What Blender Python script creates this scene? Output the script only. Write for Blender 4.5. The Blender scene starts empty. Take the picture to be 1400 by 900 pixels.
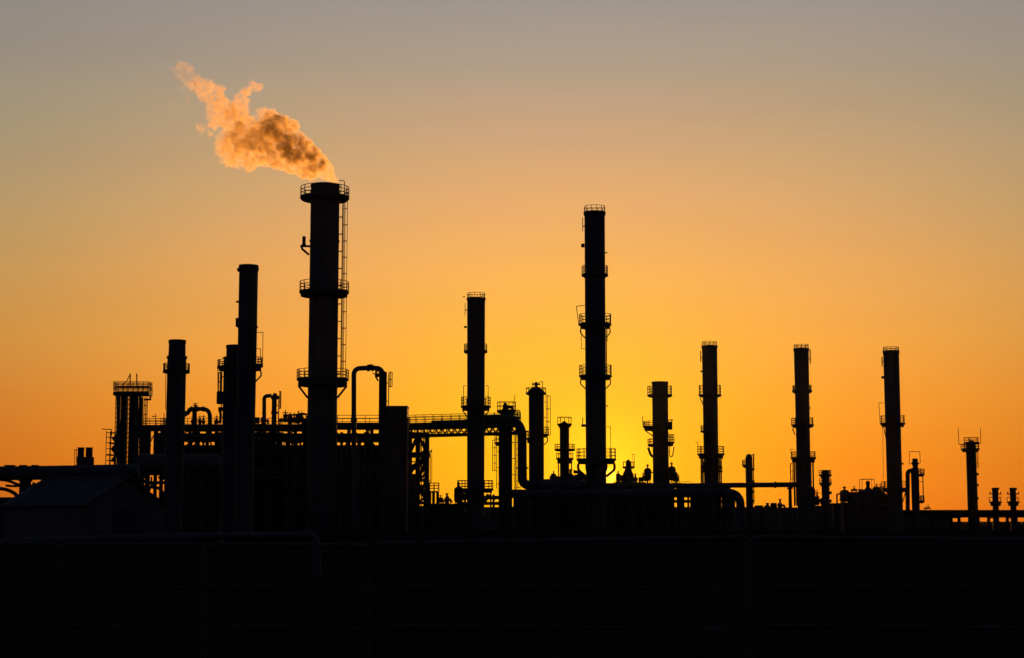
import bpy, math, random
from mathutils import Vector, noise
R = math.radians
random.seed(7)
scene = bpy.context.scene
C = scene.collection

# ------------------------------------------------------------------ camera geometry
F, CH, TH = 2256.0, 1.4, math.atan(262 / 2256.0)

def P(px, py, D):
    """point of the plane y = D seen at photo position (px, py)"""
    u, v = (px - 700) / F, (450 - py) / F
    t = D / (math.cos(TH) - v * math.sin(TH))
    return Vector((u * t, D, CH + t * (math.sin(TH) + v * math.cos(TH))))

def Zp(py, D): return P(700, py, D).z

cam = bpy.data.cameras.new('camera'); co = bpy.data.objects.new('camera', cam); C.objects.link(co)
cam.sensor_width = 36; cam.lens = 36 * F / 1400; cam.clip_start = 0.1; cam.clip_end = 20000
co.location = (0, 0, CH); co.rotation_euler = (R(90) + TH, 0, 0)
scene.camera = co

# ------------------------------------------------------------------ materials
def lin(c):
    return tuple(((v / 255) / 12.92 if v / 255 <= .04045 else ((v / 255 + .055) / 1.055) ** 2.4) for v in c) + (1,)

def mat(name, c0, c1, rough=.85, spec=.15, scale=1.2, stretch=(1, 1, .15), bump=0.0, metal=0):
    m = bpy.data.materials.new(name); m.use_nodes = True
    n, l = m.node_tree.nodes, m.node_tree.links
    b = n['Principled BSDF']; b.inputs['Roughness'].default_value = rough
    b.inputs['Specular IOR Level'].default_value = spec; b.inputs['Metallic'].default_value = metal
    tc = n.new('ShaderNodeTexCoord'); mp = n.new('ShaderNodeMapping'); mp.inputs['Scale'].default_value = stretch
    l.new(tc.outputs['Object'], mp.inputs['Vector'])
    a = n.new('ShaderNodeTexNoise'); a.inputs['Scale'].default_value = scale; a.inputs['Detail'].default_value = 6
    l.new(mp.outputs['Vector'], a.inputs['Vector'])
    r = n.new('ShaderNodeValToRGB'); r.color_ramp.elements[0].position = .35; r.color_ramp.elements[1].position = .68
    r.color_ramp.elements[0].color = tuple(c0) + (1,); r.color_ramp.elements[1].color = tuple(c1) + (1,)
    l.new(a.outputs['Fac'], r.inputs['Fac']); l.new(r.outputs['Color'], b.inputs['Base Color'])
    if bump:
        bp = n.new('ShaderNodeBump'); bp.inputs['Strength'].default_value = bump; bp.inputs['Distance'].default_value = .05
        l.new(a.outputs['Fac'], bp.inputs['Height']); l.new(bp.outputs['Normal'], b.inputs['Normal'])
    return m

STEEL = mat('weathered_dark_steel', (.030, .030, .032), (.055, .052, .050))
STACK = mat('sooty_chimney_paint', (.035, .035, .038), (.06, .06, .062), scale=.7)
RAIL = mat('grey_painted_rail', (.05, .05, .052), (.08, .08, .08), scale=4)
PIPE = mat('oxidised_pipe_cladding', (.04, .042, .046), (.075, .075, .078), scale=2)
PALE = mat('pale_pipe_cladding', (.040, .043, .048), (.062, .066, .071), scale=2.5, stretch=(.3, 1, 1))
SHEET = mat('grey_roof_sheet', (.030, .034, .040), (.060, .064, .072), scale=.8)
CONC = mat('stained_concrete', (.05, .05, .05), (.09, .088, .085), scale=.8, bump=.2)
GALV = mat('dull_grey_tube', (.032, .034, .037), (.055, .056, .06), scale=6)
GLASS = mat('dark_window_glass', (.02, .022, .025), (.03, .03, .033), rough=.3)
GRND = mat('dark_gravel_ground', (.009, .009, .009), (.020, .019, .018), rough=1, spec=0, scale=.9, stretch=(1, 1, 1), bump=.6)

# ------------------------------------------------------------------ mesh builder
class MB:
    def __init__(s): s.v, s.f = [], []
    def grid(s, rows, closed_u=False, closed_v=False):
        o, nu, nv = len(s.v), len(rows), len(rows[0])
        for r in rows: s.v += [tuple(p) for p in r]
        for i in range(nu if closed_u else nu - 1):
            for j in range(nv if closed_v else nv - 1):
                a, b = i, (i + 1) % nu; c, d = j, (j + 1) % nv
                s.f.append((o + a * nv + c, o + a * nv + d, o + b * nv + d, o + b * nv + c))
        return o
    def lathe(s, prof, cx=0, cy=0, seg=24):
        """prof: (r, z) from the bottom up; open ends get caps"""
        rows = [[(cx + r * math.cos(2 * math.pi * k / seg), cy + r * math.sin(2 * math.pi * k / seg), z) for k in range(seg)] for r, z in prof]
        o = s.grid(rows, closed_v=True); n = len(prof)
        s.f.append(tuple(o + k for k in reversed(range(seg)))); s.f.append(tuple(o + (n - 1) * seg + k for k in range(seg)))
        return s
    def sweep(s, prof, a0, a1, cx=0, cy=0, step=12):
        """closed (r, z) section swept round the z axis from a0 to a1 degrees"""
        full = abs(a1 - a0) >= 359.9
        n = max(2, int(abs(a1 - a0) / step))
        rows = []
        for k in range(n if full else n + 1):
            a = R(a0 + (a1 - a0) * k / n)
            rows.append([(cx + r * math.cos(a), cy + r * math.sin(a), z) for r, z in prof])
        o = s.grid(rows, closed_u=full, closed_v=True); m = len(prof)
        if not full:
            s.f.append(tuple(o + k for k in reversed(range(m)))); s.f.append(tuple(o + n * m + k for k in range(m)))
        return s
    def tube(s, pts, r, seg=8, cap=True):
        pts = [Vector(p) for p in pts]
        rr = r if isinstance(r, (list, tuple)) else [r] * len(pts)
        t0 = (pts[1] - pts[0]).normalized()
        up = Vector((0, 0, 1)) if abs(t0.z) < .9 else Vector((0, 1, 0))
        nrm = (up - t0 * up.dot(t0)).normalized(); rows = []
        for i, p in enumerate(pts):
            a = (pts[i] - pts[i - 1]).normalized() if i else t0
            b = (pts[i + 1] - pts[i]).normalized() if i < len(pts) - 1 else a
            t = (a + b).normalized()
            nrm = (nrm - t * nrm.dot(t)).normalized(); bn = t.cross(nrm)
            k = 1 / max(.5, a.dot(t))
            rows.append([p + (nrm * math.cos(2 * math.pi * j / seg) + bn * math.sin(2 * math.pi * j / seg)) * rr[i] * k for j in range(seg)])
        o = s.grid(rows, closed_v=True)
        if cap:
            s.f.append(tuple(o + k for k in reversed(range(seg)))); s.f.append(tuple(o + (len(rows) - 1) * seg + k for k in range(seg)))
        return s
    def bar(s, p, q, w, h=None):
        return s.tube([p, q], (w if h is None else (w + h) / 2) * .7071, 4)
    def box(s, x0, x1, y0, y1, z0, z1):
        o = len(s.v)
        s.v += [(x, y, z) for z in (z0, z1) for y in (y0, y1) for x in (x0, x1)]
        s.f += [tuple(o + k for k in q) for q in ((0, 2, 3, 1), (4, 5, 7, 6), (0, 1, 5, 4), (2, 6, 7, 3), (0, 4, 6, 2), (1, 3, 7, 5))]
        return s
    def poly(s, pts, thick):
        """flat outline (list of 3-D points) given a thickness vector"""
        o, n = len(s.v), len(pts); t = Vector(thick)
        s.v += [tuple(Vector(p)) for p in pts] + [tuple(Vector(p) + t) for p in pts]
        s.f.append(tuple(o + k for k in range(n))); s.f.append(tuple(o + n + k for k in reversed(range(n))))
        for k in range(n): s.f.append((o + k, o + (k + 1) % n, o + n + (k + 1) % n, o + n + k))
        return s
    def flange(s, p, d, r, w=.12):
        p, d = Vector(p), Vector(d).normalized()
        return s.tube([p - d * w / 2, p + d * w / 2], r, 14)
    def build(s, name, m, parent=None, loc=None):
        me = bpy.data.meshes.new(name); me.from_pydata(s.v, [], s.f); me.update()
        me.polygons.foreach_set('use_smooth', [True] * len(me.polygons))
        me.set_sharp_from_angle(angle=R(38))
        me.materials.append(m)
        o = bpy.data.objects.new(name, me); C.objects.link(o)
        if parent is not None: o.parent = parent
        if loc is not None: o.location = loc
        return o

def fillet(pts, rad, n=7):
    pts = [Vector(p) for p in pts]; out = [pts[0]]
    for i in range(1, len(pts) - 1):
        a, b = pts[i - 1] - pts[i], pts[i + 1] - pts[i]
        d = min(rad[i - 1] if isinstance(rad, (list, tuple)) else rad, a.length * .49, b.length * .49); a.normalize(); b.normalize()
        for k in range(n + 1):
            t = k / n
            out.append((pts[i] + a * d) * (1 - t) ** 2 + pts[i] * 2 * t * (1 - t) + (pts[i] + b * d) * t * t)
    return out + [pts[-1]]

def thing(name, label, cat, loc, group=None, kind=None):
    o = bpy.data.objects.new(name, None); o.empty_display_size = .3; C.objects.link(o); o.location = loc
    return tag(o, label, cat, group, kind)

def tag(o, label=None, cat=None, group=None, kind=None):
    if label: o['label'] = label
    if cat: o['category'] = cat
    if group: o['group'] = group
    if kind: o['kind'] = kind
    return o

def kids(o): return [c for c in C.objects if c.parent == o]

def copy_tree(o, parent=None):
    c = o.copy(); C.objects.link(c); c.parent = parent
    for ch in kids(o): copy_tree(ch, c)
    return c

class Obj:
    """a thing standing on the ground at photo column px and distance D, with helpers in its own local metres"""
    def __init__(s, name, label, cat, D, X0, group=None):
        s.D, s.X0 = D, X0
        s.root = thing(name, label, cat, (X0, D, 0), group)
    def z(s, py): return Zp(py, s.D)
    def pt(s, px, py, y=0.0):
        p = P(px, py, s.D); return Vector((p.x - s.X0, y, p.z))
    def x(s, px, py=640): return P(px, py, s.D).x - s.X0
    def pipe(s, name, pts, r, m=None, rad=None, y=0.0, parent=None, seg=8):
        q = [s.pt(p[0], p[1], p[2] if len(p) > 2 else y) for p in pts]
        if rad: q = fillet(q, rad)
        return MB().tube(q, r, seg).build(name, m or RAIL, parent or s.root)

MPX = lambda D: D / F

# ------------------------------------------------------------------ tall round things: chimneys and columns
class Tall(Obj):
    def __init__(s, name, label, cat, D, prof, group=None, part='shaft', m=None, hollow=True, rings=(), lip=True):
        xs = [P((a + b) / 2, y, D).x for y, a, b in prof]
        super().__init__(name, label, cat, D, sum(xs) / len(xs), group)
        s.pr = [(s.z(y), (b - a) / 2 * MPX(D) * 1.003) for y, a, b in prof]
        if hollow: s.pr[0] = (Zp(prof[0][0], D - s.pr[0][1]), s.pr[0][1])      # the near rim is what shows against the sky
        top, rb = s.pr[0], s.pr[-1][1]
        p = [(rb * 1.12, 0), (rb * 1.12, .35), (rb, .36)] + [(r, z) for z, r in reversed(s.pr)]
        rim = .05 * min(1, top[1]) if lip else 0
        if hollow:
            p[-1:] = [(top[1], top[0] - .32), (top[1] + rim, top[0] - .30), (top[1] + rim, top[0]), (top[1] - .12, top[0]), (top[1] - .12, top[0] - 2.5)]
        b = MB().lathe(p, seg=36)
        for y in rings:
            z = s.z(y); r = s.rad(z)
            b.sweep([(r - .03, z - .1), (r + .07, z - .1), (r + .07, z + .1), (r - .03, z + .1)], 0, 360)
        z = s.z(prof[-1][0])                                  # weld seams of the shell courses
        while z < top[0] - 1.5:
            r = s.rad(z); b.sweep([(r - .02, z), (r + .012, z), (r + .012, z + .06), (r - .02, z + .06)], 0, 360); z += 2.44
        s.shaft = b.build(part, m or STACK, s.root)
    def rad(s, z):
        q = sorted(s.pr)
        if z <= q[0][0]: return q[0][1]
        for (z0, r0), (z1, r1) in zip(q, q[1:]):
            if z <= z1: return r0 + (r1 - r0) * (z - z0) / max(1e-6, z1 - z0)
        return q[-1][1]
    def platform(s, yr, y0, y1, xl=None, xr=None, brace=None, bl=2.0, rails=3, deckpart='platform', legs=None):
        z0, z1 = s.z(y0), s.z(y1); r = s.rad(z0); h = s.z(yr) - z0
        cx = 0
        if xl is not None and xr is not None:
            A, B = -s.x(xl, y0), s.x(xr, y0); Rr = (A + B) / 2; cx = (B - A) / 2 * .6; arcs = [(0, 360)]
        elif xl is not None: Rr = -s.x(xl, y0); arcs = [(112, 250)]
        else: Rr = s.x(xr, y0); arcs = [(-70, 68)]
        Rr = max(Rr, r + .35)
        sag = Rr * (z0 - CH) / s.D                     # how far a level ring seen from below opens up and down
        t_ = max(.14, (z0 - z1) - .9 * sag); mid = (z0 + z1) / 2; z0, z1 = mid + t_ / 2, mid - t_ / 2; h = max(.75, s.z(yr) - z0 - .25 * sag)
        d = MB()
        for a0, a1 in arcs:
            ri = max(.05, r - abs(cx) - .01)
            d.sweep([(ri, z1), (Rr - .16, z1), (Rr - .16, z0 - .1), (Rr, z0 - .1), (Rr, z0), (ri, z0)], a0, a1, cx)
            d.sweep([(Rr - .03, z0), (Rr, z0), (Rr, z0 + .14), (Rr - .03, z0 + .14)], a0, a1, cx)
        d = d.build(deckpart, STEEL, s.root)
        a0, a1 = arcs[0]; g = MB(); Q = Rr - .05
        n = max(4, round(R(a1 - a0) * Q / 1.15)); full = a1 - a0 >= 360
        for k in range(n if full else n + 1):
            a = R(a0 + (a1 - a0) * (k + .25 * full) / n); x, y = cx + Q * math.cos(a), Q * math.sin(a)
            g.bar((x, y, z0 - .05), (x, y, z0 + h), .07)
        for k in range(rails):
            zz = z0 + h - k * h / (rails + .3) - .02
            g.sweep([(Q - .032, zz - .032), (Q + .032, zz - .032), (Q + .032, zz + .032), (Q - .032, zz + .032)], a0, a1, cx, step=10)
        if not full:
            for a in (a0, a1):
                for zz in (z0 + h, z0 + h * .5):
                    g.bar((r * math.cos(R(a)), r * math.sin(R(a)), zz), (cx + Q * math.cos(R(a)), Q * math.sin(R(a)), zz), .045)
        g.build('handrail', RAIL, d)
        if brace:
            angs = [a0 + 5, (a0 + a1) / 2, a1 - 5] if not full else range(0, 360, 60)
            for a in angs:
                ca, sa = math.cos(R(a)), math.sin(R(a)); zb = z1 - bl; rb = s.rad(zb)
                pts = [(cx + (Rr - .22) * ca, (Rr - .22) * sa, z1 + .02), (rb * ca, rb * sa, zb)]
                if 'curve' in brace:
                    mid = Vector(((Rr * .93) * ca + cx, Rr * .93 * sa, z1 - bl * .45)); pts = fillet([pts[0], mid, pts[1]], bl * .5)
                MB().tube(pts, {'heavy': .12, 'thick_curve': .15}.get(brace, .07), 8).build('brace', STEEL, d)
        if legs:
            for a in (-38, 38, 142, 218):
                x, y = cx + (Rr - .25) * math.cos(R(a)), (Rr - .25) * math.sin(R(a))
                MB().bar((x, y, s.z(legs)), (x, y, z1), .14).build('leg', STEEL, d)
        return d
    def ladder(s, ang, y0, y1, cage=True, off=.42, w=.42, hoop=.95, bars=4, rad=.4, c0=2.2):
        z1, z0 = s.z(y0), s.z(y1); a = R(ang); e = Vector((math.cos(a), math.sin(a), 0)); t = Vector((-math.sin(a), math.cos(a), 0))
        q = s.rad((z0 + z1) / 2) + off; g = MB()
        for k in (-1, 1): g.bar(e * q + t * w / 2 * k + Vector((0, 0, z0)), e * q + t * w / 2 * k + Vector((0, 0, z1)), .05)
        z = z0 + .2
        while z < z1:
            g.bar(e * q - t * w / 2 + Vector((0, 0, z)), e * q + t * w / 2 + Vector((0, 0, z)), .025); z += .3
        z = z0 + .6
        while z < z1:
            rr = s.rad(z)
            for k in (-1, 1): g.bar(e * (rr - .02) + t * w / 2 * k + Vector((0, 0, z)), e * q + t * w / 2 * k + Vector((0, 0, z)), .05)
            z += 2.0
        lad = g.build('ladder', RAIL, s.root)
        if cage:
            c = MB(); z = z0 + c0
            ring = [(-1, 0)] + [(-math.cos(R(180 * k / 8)), math.sin(R(180 * k / 8))) for k in range(1, 8)] + [(1, 0)]
            pt = lambda u, v, z: e * (q + v * rad * 1.35) + t * u * .36 + Vector((0, 0, z))
            while z < z1 + .9:
                c.tube([pt(u, v, z) for u, v in ring], .028, 4); z += hoop
            for k in range(bars):
                u, v = ring[1 + int(round(k * 6 / (bars - 1)))]
                c.bar(pt(u, v, z0 + c0), pt(u, v, z - hoop), .05)
            c.build('cage', RAIL, lad)
        return lad
    def toprail(s, yr, n=10):
        zt = s.pr[0][0]; r = s.pr[0][1] - .03; h = Zp(yr, s.D - r) - zt; g = MB()
        for k in range(n):
            a = 2 * math.pi * (k + .3) / n; g.bar((r * math.cos(a), r * math.sin(a), zt - .1), (r * math.cos(a), r * math.sin(a), zt + h), .05)
        for zz in (zt + h, zt + h * .5): g.sweep([(r - .025, zz - .025), (r + .025, zz - .025), (r + .025, zz + .025), (r - .025, zz + .025)], 0, 360)
        return g.build('top_rail', RAIL, s.root)
    def head(s, prof, name='nozzle', m=None):
        """top pieces: (py, xl, xr) from the bottom up"""
        pr = []
        for y, a, b in prof: pr.append(((b - a) / 2 * MPX(s.D), s.z(y)))
        c = s.x((prof[0][1] + prof[0][2]) / 2, prof[0][0])
        return MB().lathe(pr, cx=c, seg=20).build(name, m or STEEL, s.root)
    def box(s, name, xl, xr, y0, y1, d=.6, m=None, parent=None):
        b = MB().box(s.x(xl, y0), s.x(xr, y0), -d / 2, d / 2, s.z(y1), s.z(y0)); return b.build(name, m or STEEL, parent or s.root)

# ================================================================== SETTING
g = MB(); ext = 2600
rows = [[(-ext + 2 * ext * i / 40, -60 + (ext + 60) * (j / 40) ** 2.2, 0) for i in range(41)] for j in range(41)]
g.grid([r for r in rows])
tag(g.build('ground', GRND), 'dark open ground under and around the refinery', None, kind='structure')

# ================================================================== CHIMNEYS
GC = 'refinery chimneys in silhouette'
# 1 smoking chimney
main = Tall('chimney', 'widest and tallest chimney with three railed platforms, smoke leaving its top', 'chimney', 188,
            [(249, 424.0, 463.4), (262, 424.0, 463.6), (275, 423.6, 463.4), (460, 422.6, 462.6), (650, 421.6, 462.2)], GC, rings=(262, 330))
main.platform(254.8, 268, 277, 410, 477)
main.platform(384.5, 398, 407.5, 409.5, 477.3)
main.platform(505, 518, 529.5, 405.8, 476.8, brace='heavy', bl=1.35)
main.ladder(-4, 272, 398, hoop=1.9, bars=3, c0=.1); main.ladder(-4, 402, 518, hoop=1.9, bars=3, c0=.1)
main.pipe('davit', [(463.2, 247), (471, 247), (471, 268)], .045, rad=.25)
bk = main.pipe('bracket', [(424, 336.8), (412, 336.8), (413.5, 341), (422.5, 348.5)], .13)
MB().lathe([(.26, main.z(336)), (.26, main.z(334)), (.2, main.z(333.5)), (.2, main.z(323.5))], cx=main.x(415.6, 330), seg=12).build('beacon', STEEL, bk)

# 2
A = Tall('chimney', 'short plain chimney at the left with a narrower top and two small side balconies', 'chimney', 150,
         [(464, 230.1, 252.8), (486.6, 229.7, 252.9), (487, 228, 253.5), (560, 227.6, 253.2), (735, 226.4, 251.6)], GC, rings=(489,))
A.platform(502, 508, 511.5, xl=223); A.platform(502, 508, 511.5, xr=258)
A.pipe('conduit', [(227, 511), (226.3, 520), (226.4, 560)], .03)

# 3
B = Tall('chimney', 'second tallest chimney at the left, plain topped with a collar, overlapping a shorter stack', 'chimney', 150,
         [(361, 325.8, 351.6), (470, 325.2, 351), (640, 323, 347.6), (735, 321.8, 346.4)], GC, rings=(368, 447))
B.head([(371, 324, 353.6), (367.6, 324, 353.6)], 'collar')
B.box('junction_box', 322.6, 325.6, 435, 447, .3); B.box('junction_box', 323, 326, 411.5, 414, .2)
B.platform(488.5, 499.5, 507.5, xr=359.5, brace='curve', bl=1.0)
B.pipe('davit', [(351, 454.5), (359.6, 454.5), (359, 492)], .03); B.pipe('davit', [(351, 477), (356, 477), (356, 492)], .03)
# 4
Cc = Tall('chimney', 'squat chimney with stepped top standing just left of and behind a taller stack', 'chimney', 163,
          [(471, 309, 336), (488, 308.6, 336), (489, 305.3, 339), (560, 305, 339), (735, 303.6, 337)], GC, rings=(490,))
Cc.platform(492.5, 502, 508.5, xl=297.2)
Cc.box('equipment_box', 297.4, 305.6, 536, 552.5, .9); Cc.box('equipment_box', 299, 305.6, 557, 562, .6)
Cc.ladder(184, 509, 579, cage=True, off=.15, rad=.25)
Cc.pipe('conduit', [(297.8, 492), (297.8, 536)], .035)
Cc.pipe('conduit', [(300.5, 561), (301.8, 567), (301, 579)], .13)

# 15
Fs = Tall('chimney', 'slim chimney rising behind the pipe bridge, left of the thick downward pipe', 'chimney', 195,
          [(406, 637.7, 662.4), (545, 638.6, 662.6), (700, 639.6, 662.9)], GC, rings=(409, 482))
Fs.toprail(399.8); Fs.platform(470.5, 480.5, 484, 634, 665.5); Fs.platform(543, 556, 562, 630, 671, brace='strut', bl=.8)
Fs.ladder(182, 415, 431, off=.25, rad=.2, hoop=.7); Fs.box('floodlight', 634.5, 638.3, 446, 448.5, .3)
for x in (633.8, 667.4): Fs.pipe('davit', [(x, 556), (x, 527.5), (x + (3 if x < 650 else -3), 527.5)], .035)
Fs.platform(657, 669.5, 674, 624, 674, brace='strut', bl=1.4)

# 19
J = Tall('chimney', 'tall chimney directly left of the setting sun with four railed platforms', 'chimney', 200,
         [(287.5, 798, 827.6), (292, 798.6, 826.8), (560, 800.6, 828.6), (680, 801.8, 829.2)], GC, rings=(294, 379))
J.toprail(280, 12)
J.platform(363.5, 376, 379.2, 795, 831.4); J.platform(429.5, 443, 450.2, 791.6, 836, brace='curve', bl=1.2)
J.platform(499.5, 514, 520, 791.6, 836.5, brace='curve', bl=1.1); J.platform(613.5, 628.5, 635, 788.4, 842.6, brace='thick_curve', bl=1.5)
J.ladder(180, 298, 316, off=.22, rad=.12, cage=False); J.box('floodlight', 794.6, 799, 333.5, 338.2, .4)
J.box('floodlight', 794.8, 800.5, 580.5, 583.5, .7); J.pipe('davit', [(796.6, 581), (796.6, 571)], .05)
J.pipe('davit', [(799.5, 417.5), (788, 419), (791.5, 446)], .045, rad=.1)
J.pipe('davit', [(829, 583.5), (834.5, 583.5), (834.8, 628)], .035)
J.pipe('conduit', [(794.5, 450), (795, 477), (800, 477)], .03); J.pipe('conduit', [(831, 451), (830.5, 466), (828, 466)], .03)
J.box('floodlight', 827, 830.4, 345, 346.2, .2); J.box('floodlight', 829, 831, 554, 556, .2)
J.ladder(-12, 450, 514, cage=False, off=.1)

# 21
L = Tall('chimney', 'stubby open-topped chimney with balconies at three heights, right of the sun', 'chimney', 215,
         [(521.3, 891, 912.8), (590, 892, 913.6), (665, 893.4, 915.2)], GC)
L.platform(528, 540.5, 543.8, 884.8, 918.8)
L.platform(576, 583.8, 589.4, xl=879.4, brace='strut', bl=.7); L.box('equipment_box', 912, 918.6, 577, 587.5, 1.2)
L.pipe('davit', [(913, 575), (919, 574), (918.3, 578)], .07)
L.pipe('davit', [(879, 584), (878.6, 569)], .045)
L.platform(594, 605.5, 610.5, xr=922); L.platform(600, 608.5, 611.5, xl=885.4, rails=2)
L.pipe('conduit', [(886.2, 612), (889.5, 622), (893, 625)], .16, rad=.5); L.pipe('conduit', [(921.6, 611), (919.6, 624), (916, 624.5)], .07, rad=.2)
L.ladder(0, 594, 624, cage=False, off=.15)
# 22
M = Tall('chimney', 'slim chimney with top crown rail standing on posts just right of the stubby chimney', 'chimney', 210,
         [(472, 959.4, 980.4), (540, 960.6, 981), (665, 963.2, 982.8)], GC, rings=(474, 541))
M.toprail(466.6); M.platform(527, 540.5, 543.6, 955, 986, brace=None); M.platform(610.5, 621.5, 627.4, 953.6, 990.4, legs=664)
M.pipe('conduit', [(957, 544), (961.5, 553.5)], .06); M.ladder(180, 480, 495, off=.18, cage=False); M.box('floodlight', 957.6, 960.5, 507, 509, .3)
M.platform(582, 590, 592, xl=960, rails=2)
M.pipe('davit', [(954, 624), (954, 605), (950.5, 604)], .035)
for y in (640, 645): M.platform(y - 4, y, y + 1.2, 958, 988, rails=1)
# 24
O = Tall('chimney', 'slim chimney ending the long overhead pipe, midway along the right side', 'chimney', 205,
         [(475.6, 1085.4, 1105.6), (535, 1086.8, 1106.2), (690, 1090.6, 1108.8)], GC, rings=(478, 536))
O.toprail(470.6); O.platform(527.5, 535, 538.4, 1084, 1109); O.platform(571.5, 581.5, 585.4, 1081.8, 1112.4)
O.platform(617.8, 626.5, 632.8, 1080.8, 1115.4, legs=692); O.ladder(2, 478, 497, off=.2, cage=False)
O.box('floodlight', 1105, 1108, 557, 559, .3); O.pipe('conduit', [(1083.6, 586), (1087, 595)], .07)
O.pipe('davit', [(1082, 622), (1081, 614.5), (1084.6, 614.5)], .035)
O.ladder(-178, 634, 690, off=.3); O.ladder(2, 634, 665, off=.35, cage=False)
# 27
Rr_ = Tall('chimney', 'isolated slim chimney near the right edge with one long davit pole', 'chimney', 215,
           [(479.6, 1208, 1229.4), (575, 1210.4, 1231.2), (692, 1213, 1233.4)], GC, rings=(481, 582))
Rr_.toprail(474); Rr_.platform(568.5, 579.4, 584.4, 1203.4, 1237); Rr_.ladder(180, 488, 501, off=.18, cage=False)
Rr_.box('floodlight', 1205.4, 1209.4, 514.6, 517.8, .4)
Rr_.pipe('davit', [(1208.5, 551), (1201.4, 551), (1203.4, 580)], .035); Rr_.pipe('davit', [(1206.9, 584), (1207.6, 655)], .03)
Rr_.pipe('conduit', [(1208.4, 585), (1211, 598)], .06)
Rr_.platform(658.4, 668.4, 673, 1205, 1240.4, brace='strut', bl=1.3); Rr_.box('floodlight', 1232, 1235, 633, 635.4, .3)

# ================================================================== COLUMNS / VESSELS
GV = 'process columns in silhouette'
G = Tall('process_column', 'column under the pipe bridge with a valve-topped dome beside the slim chimney', 'process column', 206,
         [(574, 681.4, 700), (700, 682, 700.4)], GV, part='shell', m=STEEL, hollow=False)
G.head([(575, 681.4, 700), (570, 685, 700), (563, 688, 700), (558, 690, 697), (553.5, 690.5, 697), (553, 692, 696), (550.5, 692, 696)])
G.pipe('relief_valve', [(689, 570), (689, 558), (700.5, 556), (700.5, 572)], .2, rad=.3)
G.pipe('mast', [(703.8, 572), (703.8, 540)], .04)
G.platform(549.6, 562, 566, 684.4, 702.5, rails=2); G.platform(561, 571, 574, xr=711.4)
G.platform(595, 606, 610, xl=676, rails=2); G.ladder(182, 607, 668, off=.25); G.ladder(1, 590, 700, off=.5, hoop=.8); G.ladder(-20, 590, 700, cage=False)
G.pipe('conduit', [(699.8, 585), (699.8, 700)], .05)

H = Tall('process_column', 'dark column with a dome cap, ring ledge and caged ladder between pipe bend and sun', 'process column', 215,
         [(534, 722.2, 743), (655, 723.6, 744), (690, 723.6, 744)], GV, part='shell', m=STEEL, hollow=False)
H.head([(535, 722.4, 743), (531.5, 725, 740.6), (529, 729.5, 736)], 'dome')
H.head([(529.5, 731, 735), (526.5, 731, 735), (526.4, 728.5, 740), (524.6, 728.5, 740), (524.4, 731, 735), (522.6, 731, 735)])
H.pipe('davit', [(728.4, 533), (728.4, 522)], .035); H.pipe('davit', [(736, 523), (742, 522), (741.4, 536)], .045)
H.platform(535, 538, 540.6, 719.6, 745.6, rails=1); H.ladder(0, 540, 598, off=.3, hoop=1.7, bars=3, c0=.3)
H.platform(584, 594.5, 598.5, xr=750.4, brace='curve', bl=1.0); H.platform(590, 600, 606, xl=719, rails=2)
I = Tall('process_column', 'thin short column with flat head and two collars, between dome-capped column and sun-side chimney', 'process column', 225,
         [(584, 765, 778), (655, 765.8, 778.4), (690, 765.8, 778.4)], GV, part='shell', m=STEEL, hollow=False)
I.head([(585, 765, 778), (579, 766.5, 777), (577.4, 769, 774), (576.4, 769, 774)])
I.platform(570.4, 580.6, 584.6, 762, 782, rails=1); I.platform(608, 615, 617.4, 758.4, 786.4, rails=2)
I.platform(625.5, 627.5, 634, 760.5, 784.5, rails=1); I.pipe('conduit', [(763.4, 634), (764, 655)], .08); I.pipe('conduit', [(781.6, 634), (780, 655)], .08)
N = Tall('process_column', 'finned thin column standing alone between the two slim right-hand chimneys', 'process column', 225,
         [(626, 1019.2, 1028.8), (692, 1020, 1029.6)], GV, part='shell', m=STEEL, hollow=False)
N.head([(626, 1019.2, 1028.8), (622.6, 1020.4, 1027.4), (621, 1022, 1026)]); N.platform(632, 636.6, 640, xl=1014.6, rails=2)
N.ladder(0, 621, 690, off=.12, cage=False); N.pipe('davit', [(1027, 622), (1031, 620.6), (1031, 640)], .035)
for y in (640, 657, 671, 684): N.box('clamp', 1028, 1031.2, y, y + 3, .6)
Pp = Tall('process_column', 'small thick-collared column right of the chimney that ends the overhead pipe', 'process column', 240,
          [(643, 1123, 1133.8), (692, 1123.6, 1134.2)], GV, part='shell', m=STEEL, hollow=False)
Pp.platform(643.6, 650, 653, 1121.2, 1135.6, rails=2); Pp.platform(658, 661.4, 665, 1121, 1136.6, rails=2)
for y in (672, 683): Pp.box('clamp', 1133, 1136.4, y, y + 4, .7)
S = Tall('process_column', 'column with square frame on its top and a bent side pipe, near the right edge', 'process column', 215,
         [(645, 1246, 1256.8), (700, 1246.4, 1257)], GV, part='shell', m=STEEL, hollow=False)
S.head([(646, 1246.4, 1256.6), (641, 1247, 1256), (638.5, 1248, 1255), (634.6, 1247, 1256), (633.4, 1244.6, 1258), (632.6, 1247, 1255), (627.2, 1247, 1254)])
S.pipe('top_frame', [(1243.4, 636), (1243.4, 617.6), (1257.4, 617.6), (1258.4, 633)], .035)
S.pipe('side_pipe', [(1241, 700), (1241, 644.6), (1248.5, 643)], .28, m=PIPE, rad=1.0, seg=12)
S.platform(643, 649, 652, xr=1264); S.platform(678.6, 685.6, 688.4, xr=1264); S.ladder(0, 650, 686, off=.5, cage=False)
T = Tall('process_column', 'column with two tall lightning masts on its head, near the right edge', 'process column', 230,
         [(607, 1321.2, 1334.6), (700, 1322.6, 1336.4)], GV, part='shell', m=STEEL, hollow=False)
T.head([(607.4, 1321.2, 1334.6), (605, 1323, 1333), (602.6, 1326, 1331)])
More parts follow.
